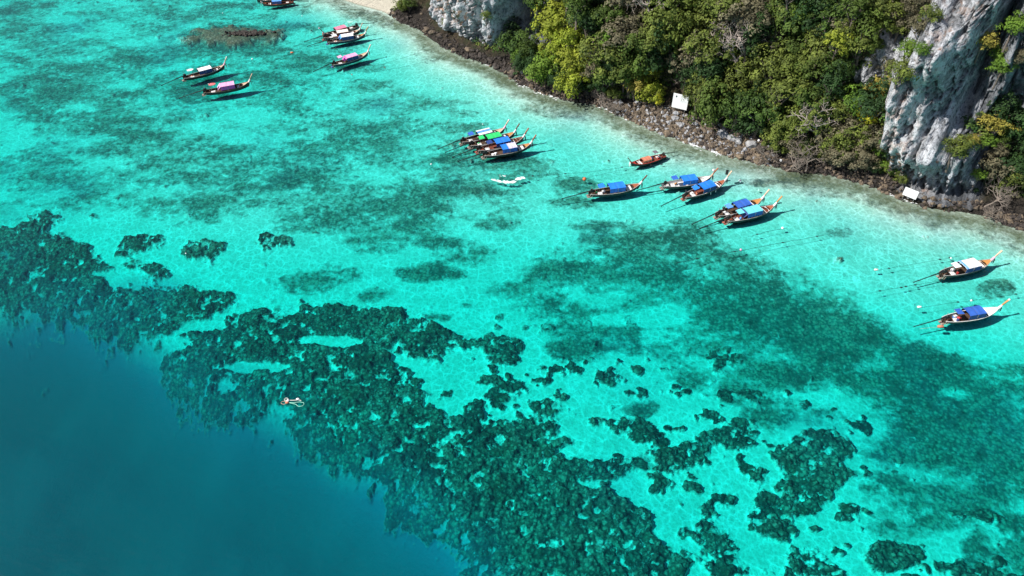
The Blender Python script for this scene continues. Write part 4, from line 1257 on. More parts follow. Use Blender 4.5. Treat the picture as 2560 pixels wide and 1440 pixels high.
# undergrowth: low leafy mass that covers the ground between the trees
def undergrowth(name, kd, cnt, seed):
    r = np.random.RandomState(seed)
    P, Nn = [], []
    tries = 0
    wj = (1 - np.clip(rock * 1.3, 0, 1)) * (H > 2.3) * (H < 60) * ((np.abs(LPX - 1692) > 32) | (LPY < 205) | (LPY > 300))
    wj[:, 1:] *= np.hypot(np.diff(T2, axis=1), np.diff(H2, axis=1))
    wj *= (LPX > 1180) & (LPX < 3300) & (LPY > -120)
    fl = wj.ravel() / wj.sum()
    pick = r.choice(len(fl), cnt, p=fl)
    i, j = np.unravel_index(pick, wj.shape)
    c = np.stack([LX[i, j], LY[i, j], LZ[i, j]], 1)
    nl = 26
    cc = np.repeat(c + r.normal(0, .3, c.shape), nl, 0)
    n = len(cc)
    d = r.normal(size=(n, 3)); d /= np.linalg.norm(d, axis=1)[:, None]
    d[:, 2] = abs(d[:, 2])
    rr = np.repeat(r.uniform(.4, 1.15, cnt), nl)[:, None]
    Pn = cc + d * rr * np.array([1, 1, .8])
    out_n = np.stack([-nx[i], -ny[i], np.full(len(i), .8)], 1)
    nr = d + np.repeat(out_n, nl, 0) * .6 + r.normal(size=(n, 3)) * .3
    nr /= np.linalg.norm(nr, axis=1)[:, None]
    a = np.cross(nr, r.normal(size=(n, 3))); a /= np.linalg.norm(a, axis=1)[:, None]
    b = np.cross(nr, a)
    L = (.24 * (.6 + .8 * r.rand(n)))[:, None]
    V = np.stack([Pn - a * L, Pn + b * L * .6, Pn + a * L, Pn - b * L * .6], 1).reshape(-1, 3)
    me = bpy.data.meshes.new(name)
    me.vertices.add(4 * n); me.vertices.foreach_set('co', V.astype(np.float32).ravel())
    me.loops.add(4 * n); me.loops.foreach_set('vertex_index', np.arange(4 * n, dtype=np.int32))
    me.polygons.add(n)
    me.polygons.foreach_set('loop_start', np.arange(0, 4 * n, 4, dtype=np.int32))
    me.polygons.foreach_set('loop_total', np.full(n, 4, dtype=np.int32))
    me.update(calc_edges=True)
    at_ = me.attributes.new('tone', 'FLOAT', 'POINT')
    at_.data.foreach_set('value', np.repeat(np.clip(np.repeat(r.normal(.45, .25, cnt), nl) + r.normal(0, .2, n), 0, 1), 4).astype(np.float32))
    me.materials.append(LM[kd])
    tag(link(name, me), WORD[kd] + ' leafy undergrowth covering the slope between the trees', kind='stuff')
undergrowth('dark_undergrowth', 'dark', 4600, 1)
undergrowth('green_undergrowth', 'green', 3000, 2)
undergrowth('olive_undergrowth', 'olive', 3300, 3)
undergrowth('dry_undergrowth', 'dry', 2000, 4)
#@@BOATS
# ------------------------------------------------------------------ longtail boats
def cm(name, c, rough=.6, var=.15, **k):
    return flat_mat(name, c, rough, var, 1.5, **k)
M = {
 'hull': cm('dark_painted_hull', (.035, .030, .028), .55, .5),
 'hull_blue': cm('blue_black_hull', (.02, .035, .07), .5, .4),
 'foot': cm('faded_red_underwater_paint', (.42, .14, .10), .7, .4),
 'foot_pale': cm('scuffed_pale_underwater_paint', (.38, .30, .25), .8, .5),
 'foot_blue': cm('blue_underwater_paint', (.08, .16, .40), .7, .4),
 'rail': cm('worn_grey_rail', (.42, .40, .38), .6, .4),
 'rail_dark': cm('worn_brown_rail', (.16, .11, .08), .6, .4),
 'inside': cm('brown_inner_planks', (.10, .055, .035), .7, .5),
 'inside_red': cm('red_brown_inner_planks', (.22, .06, .035), .7, .4),
 'inside_white': cm('white_inner_planks', (.74, .72, .70), .6, .15),
 'wood': cm('varnished_orange_wood', (.52, .24, .07), .4, .3),
 'wood_pale': cm('bleached_wood', (.60, .42, .29), .6, .3),
 'wood_red': cm('red_varnished_wood', (.36, .11, .05), .45, .35),
 'wood_dark': cm('dark_prow_wood', (.15, .075, .045), .5, .4),
 'white': cm('white_canvas', (.88, .88, .88), .7, .06),
 'board': cm('white_board', (.80, .78, .75), .6, .12),
 'cloth': cm('white_bow_cloth', (.80, .74, .72), .8, .15),
 'cloth_pink': cm('pink_bow_cloth', (.80, .45, .55), .8, .2),
 'ribbon': cm('dark_ribbons', (.10, .05, .06), .8, .4),
 'ribbon_red': cm('red_ribbons', (.55, .14, .10), .8, .3),
 'engine': cm('black_engine', (.020, .020, .022), .45, .5),
 'pole': cm('galvanised_pole', (.30, .30, .30), .4, .3, metal=.6),
 'shaft': cm('dark_propeller_shaft', (.035, .045, .045), .4, .3, metal=.4),
 'blue': cm('bright_blue_canvas', (.018, .21, .78), .65, .14),
 'navy': cm('navy_blue_canvas', (.025, .055, .22), .65, .25),
 'royal': cm('royal_blue_canvas', (.035, .13, .52), .65, .18),
 'cyan': cm('pale_cyan_canvas', (.16, .66, .76), .65, .12),
 'sky': cm('light_blue_canvas', (.12, .34, .80), .65, .12),
 'pink': cm('pink_canvas', (.80, .40, .62), .65, .12),
 'rose': cm('rose_pink_canvas', (.80, .24, .36), .65, .15),
 'magenta': cm('magenta_canvas', (.62, .09, .42), .65, .2),
 'coral': cm('coral_red_canvas', (.80, .18, .18), .65, .15),
 'green': cm('bright_green_canvas', (.03, .62, .16), .65, .15),
 'mint': cm('mint_green_canvas', (.36, .80, .62), .65, .1),
 'salmon': cm('salmon_tarpaulin', (.62, .22, .13), .75, .25),
 'red': cm('red_paint', (.62, .06, .05), .5, .2),
 'grey': cm('grey_canvas', (.16, .15, .17), .7, .2),
 'cream': cm('cream_canvas', (.80, .74, .66), .7, .08),
 'stripe': cm('pale_lilac_canvas', (.66, .60, .78), .7, .1),
 'rope': cm('worn_rope', (.50, .42, .33), .9, .3),
 'steel': cm('chrome_fitting', (.7, .7, .72), .3, .1, metal=.8),
 'skin': cm('skin', (.42, .24, .16), .6, .1),
}
# stations of the hull: x, half beam at gunwale, gunwale height, keel height, half beam at the bilge
ST = [(-5.50, .52, .80, .02, .34), (-5.0, .66, .78, -.15, .44), (-4.0, .86, .72, -.25, .60), (-2.6, 1.02, .66, -.30, .74), (-1.0, 1.12, .63, -.32, .82), (.6, 1.15, .64, -.32, .84),
      (2.0, 1.08, .70, -.30, .76), (3.2, .90, .82, -.26, .58), (4.1, .66, .98, -.16, .36), (4.8, .40, 1.16, .02, .16), (5.35, .14, 1.36, .30, .04)]
def st_at(x):
    xs = [s[0] for s in ST]
    return [float(np.interp(x, xs, [s[k] for s in ST])) for k in range(1, 5)]
def hull_geo(inset=0.0):
    mb = MB()
    rings = []
    for (x, b, g, k, q) in ST:
        b2, q2 = b - inset, q - inset * .8
        b2, q2 = max(b2, .02), max(q2, .015)
        m_ = k + (g - k) * .45
        pr = [(x, b2, g), (x, b2 * .97, m_ + (g - m_) * .5), (x, q2 + (b2 - q2) * .62, m_), (x, q2, k + (g - k) * .18), (x, 0, k)]
        ring = pr + [(x, -y, z) for (_, y, z) in pr[-2::-1]]
        if inset:
            ring = [(x, y, max(z, .12) if z < g - .01 else z) for (_, y, z) in ring]
        rings.append(ring)
    if inset: rings = [r[::-1] for r in rings]
    mb.loft(rings)
    # transom
    n = len(rings[0])
    mb.add(rings[0], [tuple(range(n))] if not inset else [tuple(range(n))])
    return mb
HULL, INNER = hull_geo(0.0), hull_geo(0.07)
def strip_geo(z0, z1, o0, w, x0=-5.5, x1=5.3):
    """a rail running along both gunwales"""
    mb = MB()
    for s in (1, -1):
        rings = []
        for i in range(15):
            x = x0 + (x1 - x0) * i / 14
            b, g, k, q = st_at(x)
            y0, y1 = (b + o0) * s, (b + o0 - w) * s
            rings.append([(x, y0, g + z0), (x, y0, g + z1), (x, y1, g + z1), (x, y1, g + z0)])
        mb.loft(rings, closed=True)
        mb.add(rings[0], [(0, 1, 2, 3)]); mb.add(rings[-1], [(3, 2, 1, 0)])
    return mb
RAIL = strip_geo(-.03, .04, .04, .10)
RUB = strip_geo(-.30, -.24, .02, .06, -5.4, 4.6)
def deck_geo(x0, x1, drop, inset=.06, cut=.0):
    """a deck board fitted between the gunwales, hollow curved at its rear edge when cut > 0"""
    mb = MB()
    top, bot = [], []
    n = 8
    for i in range(n + 1):
        x = x0 + (x1 - x0) * i / n
        b, g, k, q = st_at(x)
        b = max(b - inset, .03)
        z = g - drop
        xx = x
        rt_, rb_ = [], []
        for j in range(7):
            f = -1 + 2 * j / 6
            xj = xx + (cut * (1 - f * f) * (1 - i / n) if cut else 0)
            rt_.append((xj, b * f, z + .02 * (1 - f * f)))
            rb_.append((xj, b * f, z - .05))
        top.append(rt_); bot.append(rb_)
    mb.loft([r[::-1] for r in top]); mb.loft(bot)
    mb.loft([bot[0], top[0]]); mb.loft([top[-1], bot[-1]])
    return mb
def floor_geo(x0, x1, z, frac=.8):
    mb = MB()
    rings = []
    for i in range(9):
        x = x0 + (x1 - x0) * i / 8
        b, g, k, q = st_at(x)
        rings.append([(x, -b * frac, z), (x, -b * frac, z + .05), (x, b * frac, z + .05), (x, b * frac, z)])
    mb.loft(rings, closed=True)
    return mb
def plank(p0, p1, w0, w1, t):
    """flat board from p0 to p1"""
    p0, p1 = Vector(p0), Vector(p1)
    d = (p1 - p0).normalized(); n = Vector((-d.z, 0, d.x))
    vs = []
    for p, w in ((p0, w0), (p1, w1)):
        for sy, sn in ((-1, -1), (1, -1), (1, 1), (-1, 1)):
            vs.append(p + Vector((0, sy * w / 2, 0)) + n * (sn * t / 2))
    return vs, [(3, 2, 1, 0), (4, 5, 6, 7), (0, 1, 5, 4), (1, 2, 6, 5), (2, 3, 7, 6), (3, 0, 4, 7)]
def prow_geo():
    mb = MB()
    P = [(5.0, .10), (5.35, .95), (5.62, 1.55), (5.95, 2.15), (6.35, 2.75), (6.72, 3.25)]
    Wd = [.10, .16, .17, .20, .26, .30]
    Th = [.30, .34, .26, .20, .16, .14]
    rings = []
    for i, (x, z) in enumerate(P):
        a = P[max(i - 1, 0)]; b = P[min(i + 1, len(P) - 1)]
        dx, dz = b[0] - a[0], b[1] - a[1]
        l = math.hypot(dx, dz); nx_, nz_ = -dz / l, dx / l
        w, t = Wd[i] * .5, Th[i] * .5
        rings.append([(x + nx_ * t, w, z + nz_ * t), (x + nx_ * t, -w, z + nz_ * t), (x - nx_ * t, -w, z - nz_ * t), (x - nx_ * t, w, z - nz_ * t)])
    mb.loft(rings, closed=True)
    mb.add(rings[0], [(0, 1, 2, 3)]); mb.add(rings[-1], [(3, 2, 1, 0)])
    return mb
PROW = prow_geo()
def canopy_geo(x0, x1, half, z0, rise, sag=.0, th=.05, seed=0, over=.0):
    """curved canvas roof, rounded across"""
    mb = MB()
    r = random.Random(seed)
    tops, bots = [], []
    nx_ = 8
    for i in range(nx_ + 1):
        x = x0 + (x1 - x0) * i / nx_
        ring, rb = [], []
        dip = -.05 * abs(math.sin(math.pi * 3 * i / nx_)) + sag * (i / nx_)
        for j in range(9):
            f = -1 + 2 * j / 8
            z = z0 + rise * (1 - abs(f) ** 2.6) + dip + r.uniform(-.012, .012)
            ring.append((x, half * f, z)); rb.append((x, half * f, z - th))
        tops.append(ring); bots.append(rb)
    mb.loft([t[::-1] for t in tops]); mb.loft(bots)
    mb.loft([bots[0], tops[0]]); mb.loft([tops[-1], bots[-1]])
    for k in (0, -1):
        mb.loft([[t[k] for t in tops], [b[k] for b in bots]] if k else [[b[k] for b in bots], [t[k] for t in tops]])
    return mb
def curtain_geo(x0, x1, side, y, z0, z1, lean=.06, waves=5):
    mb = MB()
    rings = []
    n = 12
    for i in range(n + 1):
        x = x0 + (x1 - x0) * i / n
        w = .025 * math.sin(waves * 6.28 * i / n)
        rings.append([(x, side * (y + w * .3), z1), (x, side * (y + lean * .5 + w), (z0 + z1) / 2), (x, side * (y + lean + w), z0),
                      (x, side * (y + lean + w - .03), z0), (x, side * (y + lean * .5 + w - .03), (z0 + z1) / 2), (x, side * (y - .03), z1)])
    mb.loft(rings, closed=True)
    mb.add(rings[0], [tuple(range(6))]); mb.add(rings[-1], [tuple(range(5, -1, -1))])
    return mb
def engine_parts(root, x=-4.95, z=1.05, yaw=0.0, tail=6.6, drop=1.05):
    e = MB()
    e.box((x, 0, z + .18), (.52, .46, .42)); e.box((x + .05, 0, z + .48), (.34, .36, .22)); e.ball((x - .2, .0, z + .46), (.17, .15, .17), 8, 6)
    e.box((x + .28, .16, z + .3), (.2, .14, .3)); e.box((x + .32, -.16, z + .22), (.16, .12, .22)); e.tube([(x, 0, z), (x, 0, z - .45)], .09, 6)
    e.ball((x + .12, -.1, z + .62), (.12, .12, .08), 7, 5)
    eo = e.build('engine', M['engine'], root)
    pf = MB().tube([(x + .1, .26, z + .5), (x + .1, .34, z + .85), (x - .1, .34, z + .95)], .035, 5); pf.build('exhaust_pipe', M['rail'], eo)
    h = MB(); h.tube([(x + .25, 0, z + .3), (x + 1.2, .15, z + .55), (x + 1.7, .2, z + .5)], .028, 5); h.build('tiller_handle', M['pole'], eo)
    s = MB(); s.tube([(x - .2, 0, z + .2), (x - tail * .45, 0, z + .2 - drop * .42)], (.11), 6); s.tube([(x - tail * .40, 0, z + .2 - drop * .38), (x - tail, 0, z + .2 - drop)], .085, 6)
    s.tube([(x - .3, 0, z + .5), (x - tail * .42, 0, z + .3 - drop * .4)], .018, 4)
    so = s.build('propeller_shaft', M['shaft'], root)
    pr = MB()
    xe, ze = x - tail, z + .2 - drop
    for k in range(3):
        a = k * 2.094 + .4
        v, f = plank((xe - .02, 0, ze), (xe - .05, 0, ze + .22), .10, .05, .02)
        rot = Matrix.Rotation(a, 3, 'X')
        v = [rot @ (Vector(q) - Vector((xe, 0, ze))) + Vector((xe, 0, ze)) for q in v]
        pr.add(v, f)
    pr.add(*plank((xe + .25, 0, ze - .02), (xe + .05, 0, ze - .22), .02, .02, .12))
    pr.build('propeller', M['shaft'], so)
    b = MB(); b.tube([(x + .02, -.42, .3), (x, -.18, z + .05), (x, .18, z + .05), (x + .02, .42, .3)], .05, 6)
    b.build('engine_mount', M['rail_dark'], root)

def make_boat(spec):
    g = lambda k, d=None: spec.get(k, d)
    s0, tip = spec['s'], spec['p']
    sc = 1.0
    A = G(s0[0], s0[1], 0.0)
    for _ in range(6):
        B = G(tip[0], tip[1], 3.25 * sc)
        sc = (B - Vector((A.x, A.y, B.z))).length / 12.25
    zs = sc
    ang = math.atan2(B.y - A.y, B.x - A.x)
    root = empty('longtail_boat', (A.x + math.cos(ang) * 5.5 * sc, A.y + math.sin(ang) * 5.5 * sc, 0.0), ang)
    root.scale = (sc, sc * 1.1, zs)
    root.rotation_euler = (g('roll', 0.0), 0, ang)
    tag(root, spec['label'], 'boat', g('group'))
    HULL.build('hull', M[g('hull', 'hull')], root)
    INNER.build('inner_planking', M[g('inside', 'inside')], root)
    RAIL.build('gunwale', M[g('rail', 'rail')], root)
    RUB.build('rubbing_strake', M[g('hull', 'hull')], root)
    ft = MB(); ft.box((-5.62, 0, -.02), (.62, .95, .16), None, .85); ft.box((-5.3, 0, .1), (.12, .78, .34))
    ft.build('stern_foot', M[g('foot', 'foot')], root)
    floor_geo(-5.0, 4.4, .13, .74).build('floor', M[g('floor', g('inside', 'inside'))], root)
    for x in (-3.9, 2.35, 3.1):
        b, gg, k, q = st_at(x)
        MB().box((x, 0, gg - .14), (.22, 2 * b - .14, .05)).build('thwart', M[g('thwart', 'inside')], root)
    # ribs seen along the inside of the open bow
    for x in (2.05, 2.6, 3.35):
        b, gg, k, q = st_at(x)
        rb = MB()
        for s_ in (1, -1):
            rb.box((x, s_ * (b - .11), gg - .24), (.07, .07, .40))
        rb.build('rib', M[g('rib', 'inside')], root)
    fd = g('fore', ('wood', 3.7))
    deck_geo(fd[1], 5.25, .04, .05, .35).build('foredeck', M[fd[0]], root)
    if g('arc'):
        deck_geo(fd[1] - .42, fd[1] - .14, .03, .06, .36).build('foredeck_trim', M[g('arc')], root)
    for (x0, x1, dr) in g('boards', [(2.5, 3.3, .22)]):
        b0 = st_at((x0 + x1) / 2)
        nb = 2
        for k in range(nb):
            xa, xb = x0 + (x1 - x0) * k / nb, x0 + (x1 - x0) * (k + 1) / nb - .04
            bb = st_at(xb)
            MB().box(((xa + xb) / 2, 0, bb[1] - dr), (xb - xa, 2 * bb[0] - .26, .09)).build('seat_board', M[g('board', 'board')], root)
    if g('aftboard', True):
        MB().box((-3.25, -.28, .52), (.95, .8, .07)).build('seat_board', M[g('board', 'board')], root)
    pw = PROW.build('prow_post', M[g('prow', 'wood')], root)
    cl = MB(); cl.ball((5.60, 0, 1.52), (.24, .22, .30), 9, 6); cl.ball((5.78, 0, 1.78), (.19, .19, .26), 8, 6); cl.ball((5.42, 0, 1.30), (.26, .24, .22), 8, 6)
    cl.build('bow_cloth', M[g('cloth', 'cloth')], root, True)
    if g('tipcloth'):
        MB().ball((6.66, 0, 3.15), (.20, .2, .2), 8, 6).build('tip_cloth', M[g('tipcloth')], pw, True)
    rbn = MB()
    for k, (yy, ln) in enumerate(((.16, .95), (.05, 1.15), (-.12, .8), (-.2, 1.0))):
        rbn.tube([(5.74, yy * .8, 1.62), (5.92, yy, 1.30), (5.93, yy * 1.1, 1.30 - ln * .5), (5.95, yy, 1.30 - ln)], [.05, .06, .05, .025], 5)
    rbn.build('ribbon', M[g('ribbon', 'ribbon')], root)
    # canopy
    c = g('canopy')
    if c:
        x0, x1 = c.get('x', (-1.35, 2.0))
        zt, half, rise = c.get('z', 1.72), c.get('half', .98), c.get('rise', .14)
        for x in np.linspace(x0 + .08, x1 - .08, 3):
            b, gg, k, q = st_at(float(x))
            for s_ in (1, -1):
                MB().tube([(x, s_ * (b - .03), gg), (x, s_ * (half - .05), zt + .02)], .028, 5).build('canopy_post', M['pole'], root)
        fr = MB()
        for x in np.linspace(x0 + .08, x1 - .08, 3):
            fr.tube([(x, -half + .05, zt - .02), (x, -half * .5, zt + rise * .75), (x, 0, zt + rise * .93), (x, half * .5, zt + rise * .75), (x, half - .05, zt - .02)], .022, 4)
        fr.build('canopy_frame', M['pole'], root)
        co = canopy_geo(x0, x1, half, zt + .03, rise, 0, .03, int(A.x * 7) % 97).build('canopy', M[c['top']], root)
        if c.get('band'):
            ba, bb_, bm_ = c['band']
            canopy_geo(x0 + (x1 - x0) * ba, x0 + (x1 - x0) * bb_, half + .01, zt + .055, rise, 0, .02, 3).build('canopy_patch', M[bm_], co)
        if c.get('lengthwise'):
            for (ya, yb) in ((-.97, -.42), (.42, .97)):
                mbp = MB()
                rg = []
                for j in range(6):
                    f = ya + (yb - ya) * j / 5
                    z = zt + .065 + rise * (1 - abs(f) ** 2.6)
                    rg.append([(x0 - .01, half * f, z), (x1 + .01, half * f, z)])
                rg2 = [[(p[0], p[1], p[2] - .04) for p in r] for r in rg]
                mbp.loft([r[::-1] for r in rg]); mbp.loft(rg2)
                mbp.build('canopy_stripe', M[c['lengthwise']], co)
        sd = c.get('side')
        if sd:
            z0 = c.get('z0', .86)
            for s_ in (1, -1):
                xm = (x0 + x1) / 2
                for (xa, xb) in ((x0 + .02, xm - .04), (xm + .04, x1 - .02)):
                    curtain_geo(xa, xb, s_, half - .01, z0, zt + .04, .10).build('side_curtain', M[sd], root)
                MB().box((xm, s_ * (half + .05), (z0 + zt) / 2), (.07, .03, zt - z0)).build('curtain_strap', M[c.get('strap', 'rail')], root)
        if c.get('apron'):
            ap = MB()
            v = [(x0, -half, zt), (x0, half, zt), (x0 - .75, .8, .95), (x0 - .75, -.8, .95)]
            v2 = [(a_, b_, c_ - .04) for a_, b_, c_ in v]
            ap.add(v + v2, [(0, 1, 2, 3), (7, 6, 5, 4), (0, 3, 7, 4), (3, 2, 6, 7), (2, 1, 5, 6), (1, 0, 4, 5)])
            ap.build('rear_apron', M[c['apron']], root)
    a = g('awning')
    if a:
        col, shape, ax, az, tilt = a
        pl = MB()
        if shape == 'oval':
            n = 16
            vs = [(ax + .85 * math.cos(6.283 * k / n), .55 * math.sin(6.283 * k / n), az) for k in range(n)] + [(ax, 0, az + .12)]
            vs += [(x_, y_, z_ - .05) for x_, y_, z_ in vs]
            m = n + 1
            pl.add(vs, [(k, (k + 1) % n, n) for k in range(n)] + [(m + (k + 1) % n, m + k, m + n) for k in range(n)] + [(k, m + k, m + (k + 1) % n, (k + 1) % n) for k in range(n)])
        else:
            pl.add(*plank((ax - .62, 0, az - tilt), (ax + .62, 0, az + tilt), 1.15, 1.3, .05))
        ao = pl.build('rear_awning', M[col], root)
        for (px_, py_) in ((-.45, .42), (-.45, -.42), (.45, .42), (.45, -.42)):
            MB().tube([(ax + px_, py_, .5), (ax + px_ * .9, py_, az - .03 + (tilt * px_ / .62 if shape != 'oval' else 0))], .022, 5).build('awning_pole', M['pole'], root)
        if g('fitting', True):
            MB().ball((ax - .75, .25, az + .1), (.12, .12, .1), 7, 5).build('awning_fitting', M['steel'], root)
    engine_parts(root, tail=g('tail', 6.3), drop=g('drop', 1.0))
    # loops of line over the stern
    lp = MB()
    for y in (-.35, -.55):
        lp.tube([(-5.1, y, .85), (-5.35, y * 1.1, .6), (-5.55, y * .9, .12), (-5.2, y * 1.3, .0), (-4.9, y * 1.2, .55)], .03, 5)
    lp.build('stern_rope', M['rope'], root)
    for x in g('fenders', ()):
        b, gg, k, q = st_at(x)
        MB().tube([(x, -b - .12, gg - .05), (x, -b - .14, gg - .55)], [.07, .10], 7).build('fender', M['board'], root)
    root['sc'] = sc
    del root['sc']
    return root, sc

bl = {'top': 'blue', 'side': 'blue'}
BOATS = [
 dict(s=(460, 201), p=(567, 142), label='longtail boat with white canopy, navy side curtains and oval white rear sunshade', hull='hull', foot='foot_pale', inside='inside', fore=('wood_pale', 4.1), arc='wood_pale',
      boards=[(2.1, 3.7, .35)], prow='wood_pale', cloth='cloth_pink', tipcloth='cloth', canopy=dict(top='white', side='navy'), awning=('white', 'oval', -3.2, 2.35, 0), ribbon='ribbon_red', roll=0.0),
 dict(s=(510, 237), p=(631, 184), label='longtail boat with magenta pink canopy and small coral red oval sunshade', foot='foot_pale', fore=('wood_pale', 3.6), prow='wood_pale', boards=[(2.3, 3.0, .3)], rail='rail_dark',
      canopy=dict(top='pink', side='magenta', apron='pink'), awning=('coral', 'oval', -3.0, 2.35, 0)),
 dict(s=(832, 167), p=(927, 111), label='longtail boat with pink canopy and small pink rear awning, right below the upper trio', foot='foot_blue', hull='hull_blue', fore=('wood_pale', 3.4), arc='inside_red', boards=[(2.2, 3.2, .2)], prow='wood_pale', tipcloth='cloth',
      canopy=dict(top='pink', side='navy', apron='magenta'), awning=('pink', 'rect', -3.0, 2.3, .05), ribbon='ribbon_red'),
 dict(s=(819, 110), p=(921, 66), label='longtail boat with white canopy over navy curtains, moored nearest in the upper trio', foot='foot_blue', hull='hull_blue', fore=('wood', 3.9), arc='wood_pale', boards=[(2.7, 3.6, .2)], prow='wood',
      canopy=dict(top='white', side='navy', apron='sky'), awning=('white', 'rect', -3.2, 2.2, .0), group=None),
 dict(s=(809, 99), p=(907, 57), label='longtail boat with cream canopy in the middle of the upper trio', foot='foot', fore=('wood_pale', 4.0), boards=[(2.6, 3.7, .2)], prow='wood_pale', inside='inside_red',
      canopy=dict(top='cream', side='inside_red'), awning=None, fitting=False),
 dict(s=(897, 70), p=(797, 70), label='longtail boat with rose pink canopy and mint rear awning, pointing left in the upper trio', foot='foot', fore=('wood_pale', 4.0), boards=[(2.4, 3.0, .3)], prow='wood_dark', tipcloth='cloth_pink', ribbon='ribbon_red',
      canopy=dict(top='rose', side='inside_red'), awning=('mint', 'rect', -3.0, 2.5, .05), tail=5.6),
 dict(s=(735, 9), p=(643, -6), label='longtail boat with light blue canopy and red bow ribbons at the top edge', foot='foot_pale', rail='wood_red', fore=('wood_red', 3.9), prow='wood_red', ribbon='ribbon_red', inside='inside_red', boards=[(2.6, 3.4, .2)],
      canopy=dict(top='sky', side='navy'), awning=None, fenders=(-.8, 1.9, 3.9), tail=5.8),
 dict(s=(730, -4), p=(627, -17), label='longtail boat with red canopy, behind the light blue one at the top edge', foot='foot_pale', fore=('wood_pale', 3.9), prow='wood_dark', inside='inside', boards=[(2.6, 3.4, .2)],
      canopy=dict(top='coral', side='red'), awning=None, tail=5.6),
 dict(s=(1153, 360), p=(1273, 299), label='longtail boat with light blue canopy edged by white stripes, farthest of the raft of four', fore=('wood_pale', 3.5), arc=None, boards=[(2.4, 3.4, .2)], prow='wood_pale', tipcloth='cloth', cloth='cloth_pink', group=None,
      canopy=dict(top='sky', side='inside', lengthwise='white'), awning=('royal', 'rect', -3.0, 2.1, .05), foot='foot_pale'),
 dict(s=(1174, 369), p=(1299, 309), label='longtail boat with bright green canopy, second in the raft of four', fore=('wood', 3.7), boards=[(2.6, 3.5, .2)], prow='wood_dark',
      canopy=dict(top='green', side='navy'), awning=('green', 'rect', -2.6, 1.95, .02), foot='foot_pale'),
 dict(s=(1193, 381), p=(1322, 320), label='longtail boat with plain bright blue canopy, third in the raft of four', fore=('wood_dark', 4.1), arc='wood_pale', boards=[(2.5, 3.4, .25)], prow='wood_red', inside='inside_red',
      canopy=dict(top='blue', side='navy'), awning=('navy', 'rect', -2.6, 1.95, .05), foot='foot'),
 dict(s=(1208, 394), p=(1341, 337), label='longtail boat with half blue half lilac canopy, nearest of the raft of four', fore=('wood', 3.9), boards=[(2.6, 3.8, .2)], prow='wood_red',
      canopy=dict(top='blue', side='royal', band=(.42, 1.0, 'stripe')), awning=None, foot='foot_pale'),
 dict(s=(1662, 393), p=(1570, 395), label='small red trimmed longtail boat with salmon tarpaulin, alone near the rubble bank', small=True, rail='red', fore=('red', 3.7), inside='inside_red', boards=[(2.3, 2.6, .3)], prow='wood_dark', cloth='red', ribbon='board', board='board', thwart='board', foot='hull',
      canopy=dict(top='salmon', side='salmon', x=(-.6, 2.1), z=1.30, rise=.22, half=.85, z0=.8), awning=('grey', 'rect', -2.0, 2.7, .0), tail=4.6, drop=.7, fitting=False),
 dict(s=(1472, 490), p=(1618, 438), label='longtail boat with blue canopy and dark brown prow, alone beside the orange buoy', fore=('wood_red', 3.8), boards=[(2.3, 3.6, .22)], prow='wood_dark', inside='inside',
      canopy=dict(top='blue', side='royal'), awning=('blue', 'rect', -3.0, 2.2, .06), foot='foot_pale'),
 dict(s=(1655, 470), p=(1796, 420), label='longtail boat with blue canopy and pale grey inner hull, a white ball on its prow', fore=('inside_white', 3.7), inside='inside_white', rib='inside', boards=[(2.4, 3.3, .3)], prow='wood_red', cloth='wood_pale',
      canopy=bl, awning=('royal', 'rect', -3.0, 2.3, .05), fenders=(1.2,), foot='foot_pale'),
 dict(s=(1708, 498), p=(1830, 427), label='longtail boat with slack blue canopy, red brown interior and a black drum at its prow', fore=('wood_red', 4.0), arc='board', inside='inside_red', boards=[(2.2, 2.7, .2), (2.9, 3.6, .2)], prow='wood_pale',
      canopy=dict(top='blue', side='navy', half=1.1, rise=.25), awning=('blue', 'rect', -2.7, 2.1, .1), foot='foot', fenders=(.6, 2.0)),
 dict(s=(1790, 544), p=(1924, 473), label='longtail boat with deep blue canopy and orange foredeck, behind the cyan roofed boat', fore=('wood', 3.6), boards=[(2.9, 3.3, .1)], prow='wood_pale', inside='inside',
      canopy=dict(top='royal', side='navy'), awning=('sky', 'rect', -2.9, 2.1, .02), foot='foot_pale'),
 dict(s=(1813, 557), p=(1956, 490), label='longtail boat with pale cyan canopy, nearest of the pair in the centre right', fore=('wood_red', 4.1), arc='board', boards=[(2.5, 3.4, .25)], prow='wood', inside='inside_red',
      canopy=dict(top='cyan', side='royal', apron='navy'), awning=('cyan', 'rect', -2.6, 2.0, .04), foot='foot'),
 dict(s=(2349, 692), p=(2506, 626), label='longtail boat with big white canopy and bright orange foredeck at the right', fore=('wood', 3.9), arc='wood_pale', boards=[(2.7, 3.6, .15)], prow='wood_pale', cloth='cloth_pink',
      canopy=dict(top='white', side='navy', half=1.08, band=(.0, .16, 'sky')), awning=('white', 'rect', -3.0, 2.25, .02), foot='foot_pale'),
 dict(s=(2355, 806), p=(2525, 748), label='longtail boat with navy blue canopy and all white bow, lowest at the right', fore=('inside_white', 2.9), inside='inside', rail='inside_white', boards=[(2.25, 2.8, .12)], prow='wood', tipcloth='cloth', rib='inside_white',
      canopy=dict(top='royal', side='navy', rise=.16, strap='rail'), awning=('royal', 'rect', -3.1, 2.3, -.05), foot='foot_pale'),
]
boat_roots = []
for b in BOATS:
    boat_roots.append(make_boat(b))

